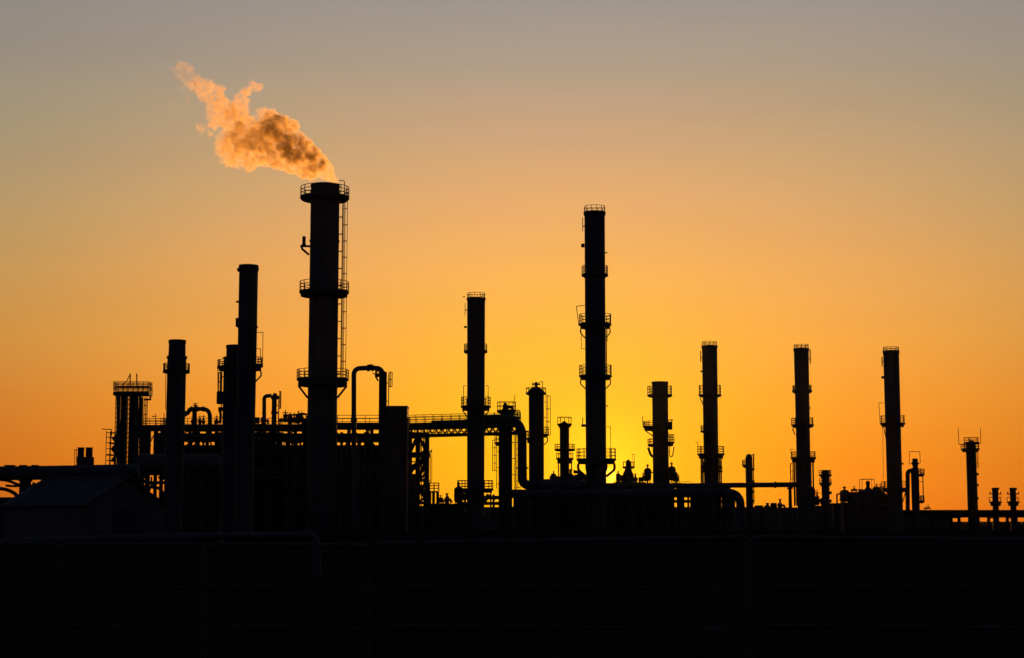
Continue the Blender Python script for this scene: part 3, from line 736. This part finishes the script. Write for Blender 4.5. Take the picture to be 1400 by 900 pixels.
put('v', 776, 661, 214, 1.4, 'gate valve in front of the foot of the thin two-collared column', 10)
pipeline('service_pipe', 'slanting pipe rising leftward from the foot of the sun-side chimney', 214, [(784, 645), (790, 645.5), (801, 655), (801, 662)], .22, .6)
pipeline('service_pipe', 'low pipe run left of the sun-side chimney on the equipment deck', 214, [(742, 657), (760, 656.4), (779, 656), (796, 657)], .16, .3)
put('d', 845.4, 661, 214, .62, 'squat drum just right of the sun on the equipment deck')
put('p', 853, 661, 215, 1.2, 'pump unit between the squat drum and the bell-shaped vessel', 0)
K = Tall('bell_vessel', 'small bell-shaped vessel with framed top nozzle just right of the sun', 'vessel', 215,
         [(641, 855.6, 862.4), (645, 853, 864.5), (650, 851, 866.4), (660, 851, 866.8), (690, 851, 866.8)], GV, part='shell', m=PIPE, hollow=False, lip=False)
K.head([(642, 855.4, 862.6), (632, 855.4, 862.2), (629.6, 856.6, 861.2), (628.4, 858, 860)], 'nozzle'); K.head([(643, 854, 864), (641.4, 854, 864)], 'flange')
K.pipe('top_frame', [(867.4, 640), (867.4, 621.6), (863.4, 621.6)], .035); K.pipe('top_frame', [(864.4, 640), (864.4, 621.8)], .03); K.platform(633, 639.4, 641, 851.6, 868, rails=1)
put('d', 885.6, 661, 214, .95, 'drum leaning close to the left foot of the stubby open-topped chimney')
put('v', 879.5, 661, 214, 1.0, 'gate valve left of the drum by the stubby open-topped chimney', 0)
put('p', 873, 661, 215, .9, 'pump unit between the bell-shaped vessel and the stubby chimney', 180)
put('d', 918.6, 661, 214, 1.05, 'tallest drum, right foot of the stubby open-topped chimney', 60)
put('d', 923, 661, 216, .7, 'lower drum at the right end of the equipment deck', 20)
put('v', 925.5, 661, 213, 1.0, 'gate valve at the right end of the equipment deck', 80)
b = Obj('guard_rail', 'low handrail right of the stubby chimney above the overhead pipe', 'railing', 216, P(936, 662, 216).x)
q = MB()
for x in (929, 937, 945): q.bar(b.pt(x, 663), b.pt(x, 658.6), .04)
q.bar(b.pt(929, 658.8), b.pt(945, 658.8), .04); q.build('frame', RAIL, b.root)
dk2 = frame_rack('equipment_deck', 'short steel deck joining the right end of the equipment deck to the posted slim chimney', 217, 930, 992, (667, 684), 3, 5, cat='platform', top=.35)
# left rack top clutter
for i, (k, x, sc, lab) in enumerate((('v', 390, 1.3, 'leftmost valve on the rack top beside the smoking chimney'), ('d', 396.5, .62, 'small drum on the rack top left of the smoking chimney'),
        ('v', 402, 1.1, 'valve in the middle of the rack-top cluster left of the smoking chimney'), ('d', 407.6, .7, 'drum in the middle of the rack-top cluster left of the smoking chimney'),
        ('v', 412.6, 1.25, 'valve second from the smoking chimney on the rack top'), ('p', 417.4, .9, 'pump unit touching the left side of the smoking chimney on the rack top'))):
    put(k, x, 582, 202.5, sc, lab, 15 * i)
put('p', 355, 582, 203, (1.0, 1.0, 1.15), 'pump unit on the rack between the tall left chimney and the separator vessel', 0)
pipeline('service_pipe', 'level pipe through the rack-top cluster left of the smoking chimney', 203, [(387, 568), (421, 566.4)], .12, .2)
for i, (x, y) in enumerate(((213, 566), (224.4, 565))):
    m_ = Obj('lamp_post', ('shorter' if i == 0 else 'right-hand thinner') + ' pole on the rack top left of the short plain chimney', 'lamp post', 203, P(x, y, 203).x)
    zz = m_.z(582.6); MB().tube([(0, 0, zz), (0, 0, m_.z(y))], .05, 8).build('pole', RAIL, m_.root)
    if i == 0: MB().box(-.45, .05, -.1, .1, m_.z(y + 4), m_.z(y + 3)).build('lamp', STEEL, m_.root)
for x in (264, 278, 296, 273):
    put('v', x, 582, 203, .9, 'gate valve on the high rack beside the hooped pipes', x)
# hanging pipes inside rack tiers
GP = 'pipes lying on the tiers of the high pipe racks'
def rackpipes(xa, xb, ty, ys, rs, D0=204):
    for yo, r in zip(ys, rs):
        o = Obj('rack_pipe', 'dark pipe lying lengthwise on a tier of the high pipe rack', 'pipe', D0, P((xa + xb) / 2, ty, D0).x, GP)
        z = o.z(ty) + r + .02; o.root.location.y += yo
        b = MB().tube([(o.x(xa, ty), 0, z), (o.x(xb, ty), 0, z)], r, 14); b.build('pipe_run', PIPE, o.root)
        b = MB(); x = o.x(xa, ty) + random.uniform(1, 4)
        while x < o.x(xb, ty): b.flange((x, 0, z), (1, 0, 0), r * 1.35, .14); x += random.uniform(3, 6)
        b.build('flange', STEEL, o.root)
for xa, xb in ((230, 422), (432, 554)):
    rackpipes(xa, xb, 599.5, (-2, -.8, .4, 1.6, 2.3), (.2, .28, .16, .24, .14))
    rackpipes(xa, xb, 621, (-2, -.6, .9, 2.1), (.5, .42, .55, .4))
    rackpipes(xa, xb, 652, (-1.8, 0, 1.8), (.5, .6, .5))
for i, (x, r) in enumerate(((303, .3), (318, .2), (392, .16), (399, .1), (405, .2), (411, .12), (467, .18), (474, .12), (491, .25), (499, .14), (507, .2), (236, .2), (262, .12), (278, .15))):
    o = Obj('drop_pipe', 'vertical drop pipe hanging through the tiers of the high pipe rack', 'pipe', 200.6, P(x, 610, 200.6).x, 'drop pipes in the high pipe racks')
    MB().tube([(0, 0, 0), (0, 0, o.z(591 + (i % 3) * 4))], r, 10).build('pipe_run', PIPE, o.root)
    MB().flange((0, 0, o.z(604)), (0, 0, 1), r * 1.6, .3).build('flange', STEEL, o.root)
for i, (pts, r, w_) in enumerate((([(256, 603), (268, 604), (270, 612), (294, 612.6)], .12, 'kinked pipe looping between the short plain chimney and the squat stepped chimney'),
        ([(388, 600), (396, 600.6), (398, 606), (412, 605)], .13, 'kinked pipe under the rack top left of the smoking chimney'),
        ([(462, 596), (478, 597.4), (480, 604), (514, 603)], .14, 'kinked pipe crossing behind the tall looping overhead pipe'),
        ([(488, 594), (488, 601), (500, 602), (500, 612)], .16, 'stepped pipe just right of the looping pipe riser'),
        ([(230, 596), (246, 595), (262, 596.5), (296, 595.5)], .11, 'sagging conduit under the hooped pipes'),
        ([(278, 602), (284, 597), (290, 610)], .1, 'bent stub pipe below the hooped pipe'))):
    pipeline('service_pipe', w_, 200.4, pts, r, .4)
# right of trestle: small railed stand and motors
o = Obj('access_stand', 'small railed access stand at the right foot of the trestle tower', 'platform', 206, P(594, 670, 206).x)
MB().box(o.x(587), o.x(600.4), -1, 1, o.z(673.6), o.z(671.6)).build('deck', STEEL, o.root)
rails(MB(), o.x(587.4), o.x(600), -.95, .95, o.z(672), o.z(660.6), 3, .6).build('handrail', RAIL, o.root)
for x in (588.4, 593, 598.6):
    for yo in (-.8, .8): MB().bar((o.x(x), yo, 0), (o.x(x), yo, o.z(673.4)), .2 if x > 590 else .14).build('leg', STEEL, o.root)
put('p', 606, 690, 207, 1.0, 'pump unit on the pump-house roof beside the railed access stand', 0)
put('d', 611.5, 690, 207, .5, 'small drum on the pump-house roof right of the access stand', 0)
put('v', 602.4, 690, 207, .9, 'gate valve on the pump-house roof beside the access stand', 40)
for x, sc, k in ((627, 1.1, 'd'), (632, 1.0, 'v'), (635.5, .9, 'p')):
    put(k, x, 692 if k == 'd' else 684, 198, sc, {'d': 'drum', 'v': 'gate valve', 'p': 'pump unit'}[k] + ' in the clutter at the left foot of the slim bridge-side chimney', 25)
pipeline('service_pipe', 'slanting pipe under the lowest platform of the slim bridge-side chimney', 197, [(623, 676), (627, 684), (637, 697)], .28, .4)
pipeline('service_pipe', 'second slanting pipe right of the foot of the slim bridge-side chimney', 199, [(668, 676), (664, 681), (662, 690)], .2, .4)
for i, (x, r) in enumerate(((675, .14), (671, .1), (704, .2), (707, .12))):
    pipeline('service_pipe', ('thicker', 'thinner', 'thicker far', 'thinner far')[i] + ' upright pipe near the column under the bridge', 204, [(x, 712), (x, 676)], r, .2)
for i, (x, r) in enumerate(((933, .5), (941, .25), (947, .6), (953, .2), (960, .7), (970, .8), (983, .6), (992, .5), (1000, .35))):
    o = Obj('support_post', 'dark post or pipe stub under the thick low pipe left of its bend', 'post', 199, P(x, 690, 199).x, 'posts under the thick low pipe')
    MB().lathe([(r * .8, 0), (r * .8, 1.2), (r * .5, 1.4), (r * .5, o.z(678))], seg=12).build('shaft', STEEL, o.root); MB().flange((0, 0, 2.2), (0, 0, 1), r, .2).build('flange', STEEL, o.root)
# compressor group right
put('d', 1155, 690, 224, (1.3, 1.3, .95), 'drum at the left end of the compressor group, right side of the photo', 180)
put('v', 1152, 690, 226, 1.3, 'gate valve at the far left of the compressor group', 90)
o = Obj('compressor_set', 'long low compressor skid with nozzle and rail frame left of the isolated slim chimney', 'compressor', 224, P(1180, 690, 224).x)
X = o.x
MB().box(X(1150), X(1206), -1.25, 1.25, 0, o.z(687)).build('base', STEEL, o.root)
MB().box(X(1160), X(1203), -1.2, 1.2, o.z(687), o.z(673)).build('casing', STEEL, o.root)
MB().tube([o.pt(1174, 678, -.2), o.pt(1176, 677, -.2), o.pt(1201, 677, -.2), o.pt(1204, 678, -.2)], [.4, .75, .75, .4], 18).build('drum', PIPE, o.root)
MB().lathe([(.5, o.z(674)), (.5, o.z(669)), (.3, o.z(667)), (.22, o.z(664)), (.3, o.z(662)), (.3, o.z(659.5)), (.12, o.z(657.4))], cx=X(1186), seg=16).build('nozzle', STEEL, o.root)
b = MB(); z0, z1 = o.z(669), o.z(655.4)
for x in (1176.4, 1193.2):
    for yo in (-.8, .8): b.bar((X(x), yo, o.z(673)), (X(x), yo, z1), .05)
for yo in (-.8, .8): b.bar((X(1176.4), yo, z1), (X(1193.2), yo, z1), .05)
for x in (1176.4, 1193.2): b.bar((X(x), -.8, z1), (X(x), .8, z1), .05)
b.build('top_frame', RAIL, o.root); b = MB()
b.bar((X(1160), -1, o.z(669.6)), (X(1177), -1, o.z(669.2)), .05)
for x in (1161, 1166, 1171): b.bar((X(x), -1, o.z(673)), (X(x), -1, o.z(669.6)), .05)
b.build('handrail', RAIL, o.root)
MB().tube(fillet([o.pt(1198, 671), o.pt(1204, 672), o.pt(1214, 682), o.pt(1214, 700)], .8), .3, 12).build('discharge_pipe', PIPE, o.root)
MB().tube(fillet([o.pt(1192, 673), o.pt(1196, 665), o.pt(1199, 672)], .3), .12, 8).build('hose', STEEL, o.root)
put('v', 1199, 673.6, 224, .9, 'gate valve on the compressor skid near the isolated slim chimney', 30)
put('v', 1204, 686, 223, 1.6, 'large gate valve on the right slope of the compressor group', 60)
put('d', 1198.6, 678, 224.5, .55, 'small drum on the right end of the compressor skid', 0)
put('v', 1168, 674, 223.5, .7, 'gate valve on the left half of the compressor skid', 0)
put('d', 1211, 694, 223, .6, 'small drum hard against the foot of the isolated slim chimney', 0)
put('p', 1208, 692, 222, 1.5, 'pump unit between the compressor skid and the isolated slim chimney', 90)
put('p', 1120, 694, 232, 1.4, 'pump unit left of the small thick-collared column', 0)
put('v', 1117.4, 692, 230, 1.5, 'gate valve left of the small thick-collared column', 0)
put('p', 1140, 694, 232, (1.6, 1, .6), 'low pump unit between the small thick-collared column and the compressor group', 180)
put('p', 1062, 697, 238, 1.1, 'pump unit on the ground line under the overhead pipe', 0)
put('p', 1043, 697, 238, (1.5, 1, .7), 'low pump unit right of the finned thin column', 0)
# right-hand low rack
rr = frame_rack('low_pipe_rack', 'low pipe rack running out of the right edge of the photo', 226, 1228, 1460, (697.5, 704.6), 9, 4.0, top=.45)
for i, (yo, r, ty) in enumerate(((-1.2, .22, 697.5), (0, .18, 697.5), (1.2, .2, 697.5), (-1, .18, 704.6), (.8, .24, 704.6))):
    pr_ = Obj('rack_pipe', ('upper' if i < 3 else 'lower') + ' tier pipe on the low pipe rack at the right edge', 'pipe', 226, P(1340, ty, 226).x, 'pipes on the low right-hand pipe rack')
    pr_.root.location.y += yo; z = pr_.z(ty) + (r - .45 if i < 3 else r); b = MB().tube([(pr_.x(1229, ty), 0, z), (pr_.x(1458, ty), 0, z)], r, 12); b.build('pipe_run', PIPE, pr_.root)
put('v', 1269, 697.6, 226, .55, 'tiny valve on the low right-hand rack beside the square-framed column', 0)
put('v', 1265, 697.6, 226, .4, 'tiniest valve on the low right-hand rack beside the square-framed column', 0)
building('plant_store', 'low store building behind the low right-hand pipe rack', 250, 1225, 1300, 707, 1.5, vents=0)
# far tree line keeps the bottom band dark
# ================================================================== FOREGROUND: pale pipe and railing
o = Obj('low_pipe', 'smooth low pipe with a down-turned end behind the foreground railing at the left', 'pipe', 42, P(200, 733, 42).x)
r = 5.2 * MPX(42)
MB().tube(fillet([o.pt(-120, 745), o.pt(60, 739.6), o.pt(300, 733.4), o.pt(432, 732), o.pt(434, 790)], .25, 8), r, 18).build('pipe_run', PALE, o.root)
b = MB()
for px, py in ((374, 732.4), (418, 732.2)): b.flange(o.pt(px, py), (1, 0, .02), r * 1.12, .04)
b.build('flange', PALE, o.root)
for px, py in ((20, 741), (160, 737), (300, 733.6)):
    p = o.pt(px, py); q = MB(); q.bar((p.x, 0, 0), (p.x, 0, p.z - r), .08); q.box(p.x - .06, p.x + .06, -.16, .16, p.z - r - .04, p.z - r); q.build('support', STEEL, o.root)
GR = 'foreground railing panels'
for i, (xa, xb, ya, yb) in enumerate(((-130, 77, 744, 745), (80, 278, 744.5, 746), (281.5, 500, 745.5, 746.5), (503.5, 1021, 744, 735), (1024.5, 1560, 735, 740))):
    lab = ('leftmost panel of the foreground tube railing', 'second foreground railing panel, left of the down-turned low pipe end', 'foreground railing panel in front of the down-turned low pipe end',
           'long foreground railing panel in the middle of the photo', 'long foreground railing panel running out at the right')[i]
    o = Obj('railing_panel', lab, 'railing', 15, P(xa, 800, 15).x, GR)
    A, Bq = o.pt(xa, ya), o.pt(xb, yb)
    foot = Vector((A.x, 0, 0))
    bow = .11
    MB().tube([foot] + fillet([foot + Vector((0, 0, .5)), A, Bq], bow, 10), .021, 12).build('top_tube', GALV, o.root)
    for y, yy in ((801, 804), (855, 860)):
        p, q = o.pt(xa, y), o.pt(xb, yy); MB().tube([p + Vector((.01, 0, 0)), q], .012, 8).build('mid_rail', GALV, o.root)
    MB().tube([(Bq.x, 0, 0), (Bq.x, 0, Bq.z)], .014, 10).build('end_post', STEEL, o.root)
    MB().lathe([(.07, 0), (.07, .012), (.03, .014), (.03, .05)], seg=12).build('foot_plate', GALV, o.root)

# ================================================================== SMOKE
blobs = [(1030,785,30),(1000,750,46),(955,720,62),(900,690,78),(840,650,92),(780,600,96),(715,560,104),(680,510,78),(650,440,38),(705,440,36),(760,490,48),(820,510,40),(860,570,38),(600,560,92),(560,500,58),(540,600,92),(480,580,82),(460,640,62),(520,680,52),(580,700,46),(430,600,42),(650,660,66),(740,680,58),(820,720,44),(880,750,38),(930,770,28),(480,480,66),(440,430,76),(400,400,66),(500,400,56),(520,360,42),(550,305,30),(592,280,27),(628,287,22),(370,330,54),(410,290,32),(330,280,48),(280,260,46),(240,230,42),(210,186,38),(190,215,26),(232,290,32),(228,345,20),(300,515,26),(352,540,17),(160,370,9),(150,180,11),(1046,803,24),(320,345,30),(390,470,36)]
import bmesh
Ds = 188.0; org = P(452, 249, Ds); k = 1 / 4.09 * MPX(Ds)
rnd = random.Random(3)
bm = bmesh.new()
for bx, by, br in blobs:
    p = P(200 + bx / 4.09, 50 + by / 4.09, Ds) - org; far = min(1, max(0, (1030 - bx) / 700))
    p.y += rnd.uniform(-.55, .55) * br * k * (.4 + far)
    g0 = bmesh.ops.create_icosphere(bm, subdivisions=3, radius=br * k * 1.17)
    bmesh.ops.translate(bm, verts=g0['verts'], vec=p)
me = bpy.data.meshes.new('blob_source'); bm.to_mesh(me); bm.free()
tmp = bpy.data.objects.new('blob_source', me); C.objects.link(tmp)
md = tmp.modifiers.new('r', 'REMESH'); md.mode = 'VOXEL'; md.voxel_size = .085
ev = tmp.evaluated_get(bpy.context.evaluated_depsgraph_get()); sm = bpy.data.meshes.new_from_object(ev)
bpy.data.objects.remove(tmp); bpy.data.meshes.remove(me)
nm = [v.normal.copy() for v in sm.vertices]
for v, nn_ in zip(sm.vertices, nm):
    c = v.co; far = min(1, max(0, (-c.x) / 12))
    a = noise.fractal(c * .55, 1.0, 2.0, 2) * .5 + abs(noise.fractal(c * 1.5 + Vector((9, 2, 1)), .9, 2.0, 4)) * .55 - .16 + noise.noise(c * 5.0) * .07
    a += noise.noise(c * 2.6 + Vector((4, 4, 4))) * .22 * far
    v.co = c + nn_ * a * (.25 + .75 * far) * 1.0
sm.polygons.foreach_set('use_smooth', [True] * len(sm.polygons)); sm.materials.clear()
vm = bpy.data.materials.new('sunlit_smoke'); vm.use_nodes = True; nt = vm.node_tree; nt.nodes.clear(); N_ = nt.nodes.new; Lk = nt.links.new
out = N_('ShaderNodeOutputMaterial'); pv = N_('ShaderNodeVolumePrincipled'); Lk(pv.outputs[0], out.inputs['Volume'])
pv.inputs['Color'].default_value = (.69, .53, .29, 1); pv.inputs['Anisotropy'].default_value = .62
tc = N_('ShaderNodeTexCoord'); nz = N_('ShaderNodeTexNoise'); nz.inputs['Scale'].default_value = .9; nz.inputs['Detail'].default_value = 7; nz.inputs['Roughness'].default_value = .62; nz.inputs['Distortion'].default_value = .8
Lk(tc.outputs['Object'], nz.inputs['Vector'])
mr = N_('ShaderNodeMapRange'); mr.inputs['From Min'].default_value = .44; mr.inputs['From Max'].default_value = .68; mr.inputs['To Min'].default_value = .04; mr.inputs['To Max'].default_value = 1.0
Lk(nz.outputs['Fac'], mr.inputs['Value'])
sx = N_('ShaderNodeSeparateXYZ'); Lk(tc.outputs['Object'], sx.inputs[0])
g2 = N_('ShaderNodeMapRange'); g2.inputs['From Min'].default_value = -17; g2.inputs['From Max'].default_value = -1; g2.inputs['To Min'].default_value = .36; g2.inputs['To Max'].default_value = 3.3
Lk(sx.outputs['X'], g2.inputs['Value'])
mu = N_('ShaderNodeMath'); mu.operation = 'MULTIPLY'; Lk(mr.outputs[0], mu.inputs[0]); Lk(g2.outputs[0], mu.inputs[1]); Lk(mu.outputs[0], pv.inputs['Density'])
sm.materials.append(vm)
so = bpy.data.objects.new('smoke_plume', sm); C.objects.link(so); so.location = org
tag(so, 'orange sunlit smoke plume drifting up and left from the tallest chimney', 'smoke')

# ================================================================== SKY AND SUN
SUN_PX = (832.0, 651.0)
sd = (P(*SUN_PX, 1.0) - Vector((0, 0, CH))).normalized()
az, el = math.atan2(sd.x, sd.y), math.asin(sd.z)
sl = bpy.data.lights.new('sun', 'SUN'); sl.energy = 5.0; sl.angle = R(.53); sl.color = (1.0, .42, .085)
s_o = bpy.data.objects.new('sun', sl); C.objects.link(s_o); s_o.rotation_euler = (-sd).to_track_quat('-Z', 'Y').to_euler()

wd = bpy.data.worlds.new('World'); scene.world = wd; wd.use_nodes = True; nt = wd.node_tree; nt.nodes.clear(); N_ = nt.nodes.new; Lk = nt.links.new
def math_(op, a, b=None, clamp=False):
    m = N_('ShaderNodeMath'); m.operation = op; m.use_clamp = clamp
    for i, v in enumerate((a, b)):
        if v is None: continue
        if isinstance(v, (int, float)): m.inputs[i].default_value = v
        else: Lk(v, m.inputs[i])
    return m.outputs[0]
def ramp(fac, stops):
    r = N_('ShaderNodeValToRGB'); cr = r.color_ramp; cr.interpolation = 'B_SPLINE' if False else 'LINEAR'
    while len(cr.elements) < len(stops): cr.elements.new(.5)
    for e, (p, c) in zip(cr.elements, stops): e.position = p; e.color = c
    Lk(fac, r.inputs['Fac']); return r.outputs['Color']
tc = N_('ShaderNodeTexCoord'); sx = N_('ShaderNodeSeparateXYZ'); Lk(tc.outputs['Generated'], sx.inputs[0])
elev = math_('MULTIPLY', math_('ARCSINE', sx.outputs['Z']), 180 / math.pi / 60)          # 1 = 60 degrees up
hx, hy = sx.outputs['X'], sx.outputs['Y']
ln_ = math_('MAXIMUM', math_('SQRT', math_('ADD', math_('MULTIPLY', hx, hx), math_('MULTIPLY', hy, hy))), 1e-4)
GAZ = R(1.7)
dt = math_('DIVIDE', math_('ADD', math_('MULTIPLY', hx, math.sin(GAZ)), math_('MULTIPLY', hy, math.cos(GAZ))), ln_)
daz = math_('MULTIPLY', math_('ARCCOSINE', math_('MINIMUM', math_('MAXIMUM', dt, -1.0), 1.0)), 180 / math.pi)
E_ = lambda d: max(0, d) / 60
near = [(0, lin((255, 176, 0))), (E_(2.2), lin((255, 188, 8))), (E_(4.0), lin((255, 188, 26))), (E_(6.2), lin((254, 184, 52))), (E_(8.6), lin((250, 178, 84))), (E_(11), lin((232, 172, 108))), (E_(13.4), lin((205, 164, 124))), (E_(15.6), lin((178, 158, 136))), (E_(18), lin((158, 150, 142))), (E_(30), lin((95, 100, 112))), (1, lin((45, 56, 76)))]
mid = [(0, lin((249, 129, 16))), (E_(2.2), lin((251, 143, 26))), (E_(4.0), lin((251, 155, 40))), (E_(6.2), lin((248, 166, 66))), (E_(8.6), lin((238, 168, 88))), (E_(11), lin((219, 167, 108))), (E_(13.4), lin((194, 161, 120))), (E_(15.6), lin((173, 154, 133))), (E_(18), lin((155, 147, 140))), (E_(30), lin((90, 96, 110))), (1, lin((42, 54, 75)))]
far = [(0, lin((194, 92, 22))), (E_(2.2), lin((203, 111, 32))), (E_(4.0), lin((207, 125, 45))), (E_(6.2), lin((203, 142, 64))), (E_(8.6), lin((191, 148, 86))), (E_(11), lin((176, 150, 106))), (E_(13.4), lin((161, 146, 119))), (E_(15.6), lin((150, 141, 127))), (E_(18), lin((141, 136, 131))), (E_(30), lin((82, 89, 105))), (1, lin((40, 52, 74)))]
anti = [(0, lin((40, 42, 56))), (E_(10), lin((58, 56, 72))), (E_(25), lin((48, 56, 78))), (1, lin((34, 44, 66)))]
cn, cm, cf, ca = ramp(elev, near), ramp(elev, mid), ramp(elev, far), ramp(elev, anti)
def mix(f, a, b):
    m = N_('ShaderNodeMix'); m.data_type = 'RGBA'; Lk(f, m.inputs[0]); Lk(a, m.inputs[6]); Lk(b, m.inputs[7]); return m.outputs[2]
def mrange(v, a, b, c=0.0, d=1.0):
    m = N_('ShaderNodeMapRange'); m.interpolation_type = 'SMOOTHSTEP'; Lk(v, m.inputs[0])
    for i, q in enumerate((a, b, c, d)): m.inputs[i + 1].default_value = q
    return m.outputs[0]
col = mix(mrange(daz, 22, 85), mix(mrange(daz, 7, 22.5), mix(mrange(daz, 0, 11), cn, cm), cf), ca)
dv = N_('ShaderNodeVectorMath'); dv.operation = 'DOT_PRODUCT'; Lk(tc.outputs['Generated'], dv.inputs[0]); dv.inputs[1].default_value = sd
ang = math_('MULTIPLY', math_('ARCCOSINE', math_('MINIMUM', dv.outputs['Value'], 1.0)), 180 / math.pi)
gl = math_('POWER', 2.718, math_('MULTIPLY', math_('MULTIPLY', ang, ang), -1 / 3.6))     # aureole
disc = mrange(ang, .22, .30, 1.0, 0.0)
def scaled(color, f):
    m = N_('ShaderNodeMix'); m.data_type = 'RGBA'; m.blend_type = 'MIX'; Lk(f, m.inputs[0]); m.inputs[6].default_value = (0, 0, 0, 1); m.inputs[7].default_value = color; return m.outputs[2]
def addc(a, b):
    m = N_('ShaderNodeMix'); m.data_type = 'RGBA'; m.blend_type = 'ADD'; m.inputs[0].default_value = 1; Lk(a, m.inputs[6]); Lk(b, m.inputs[7]); return m.outputs[2]
col = addc(addc(col, scaled((.5, .25, .01, 1), gl)), scaled((.9, .42, .07, 1), disc))
mpn = N_('ShaderNodeMapping'); mpn.inputs['Scale'].default_value = (1.6, 1.6, 22); Lk(tc.outputs['Generated'], mpn.inputs['Vector'])
dn_ = N_('ShaderNodeTexNoise'); dn_.inputs['Scale'].default_value = 1.3; dn_.inputs['Detail'].default_value = 4; Lk(mpn.outputs['Vector'], dn_.inputs['Vector'])
dust = math_('ADD', math_('MULTIPLY', dn_.outputs['Fac'], .10), .95)
vm_ = N_('ShaderNodeVectorMath'); vm_.operation = 'SCALE'; Lk(col, vm_.inputs[0]); Lk(dust, vm_.inputs['Scale']); col = vm_.outputs[0]
bg = N_('ShaderNodeBackground'); Lk(col, bg.inputs['Color']); bg.inputs['Strength'].default_value = .95
sky = N_('ShaderNodeTexSky'); sky.sky_type = 'NISHITA'; sky.sun_disc = False; sky.sun_elevation = el; sky.sun_rotation = az; sky.dust_density = 3; sky.ozone_density = 2
bg2 = N_('ShaderNodeBackground'); Lk(sky.outputs[0], bg2.inputs['Color']); bg2.inputs['Strength'].default_value = .008
ad = N_('ShaderNodeAddShader'); Lk(bg.outputs[0], ad.inputs[0]); Lk(bg2.outputs[0], ad.inputs[1])
ow = N_('ShaderNodeOutputWorld'); Lk(ad.outputs[0], ow.inputs['Surface'])

# ================================================================== ADDED HAZE
hb = MB().box(-2700, 2700, -160, 2700, -1, 62)  # haze volume added to stand in for lens glare, warming silhouettes near the sun
hm = bpy.data.materials.new('glare_haze'); hm.use_nodes = True; hn = hm.node_tree; hn.nodes.clear()
ho, hv = hn.nodes.new('ShaderNodeOutputMaterial'), hn.nodes.new('ShaderNodeVolumePrincipled'); hn.links.new(hv.outputs[0], ho.inputs['Volume'])
hv.inputs['Color'].default_value = (.9, .8, .7, 1); hv.inputs['Density'].default_value = 3e-6; hv.inputs['Anisotropy'].default_value = .82
tag(hb.build('haze', hm), 'thin haze added for warm glare near the sun', None, kind='stuff')

# ================================================================== RENDER SETTINGS
scene.render.engine = 'CYCLES'
scene.cycles.volume_bounces = 3; scene.cycles.max_bounces = 6; scene.cycles.volume_step_rate = .6; scene.cycles.volume_max_steps = 256
scene.cycles.use_denoising = True
vs = scene.view_settings; vs.view_transform = 'Standard'; vs.look = 'None'; vs.exposure = 0; vs.gamma = 1; vs.use_curve_mapping = False
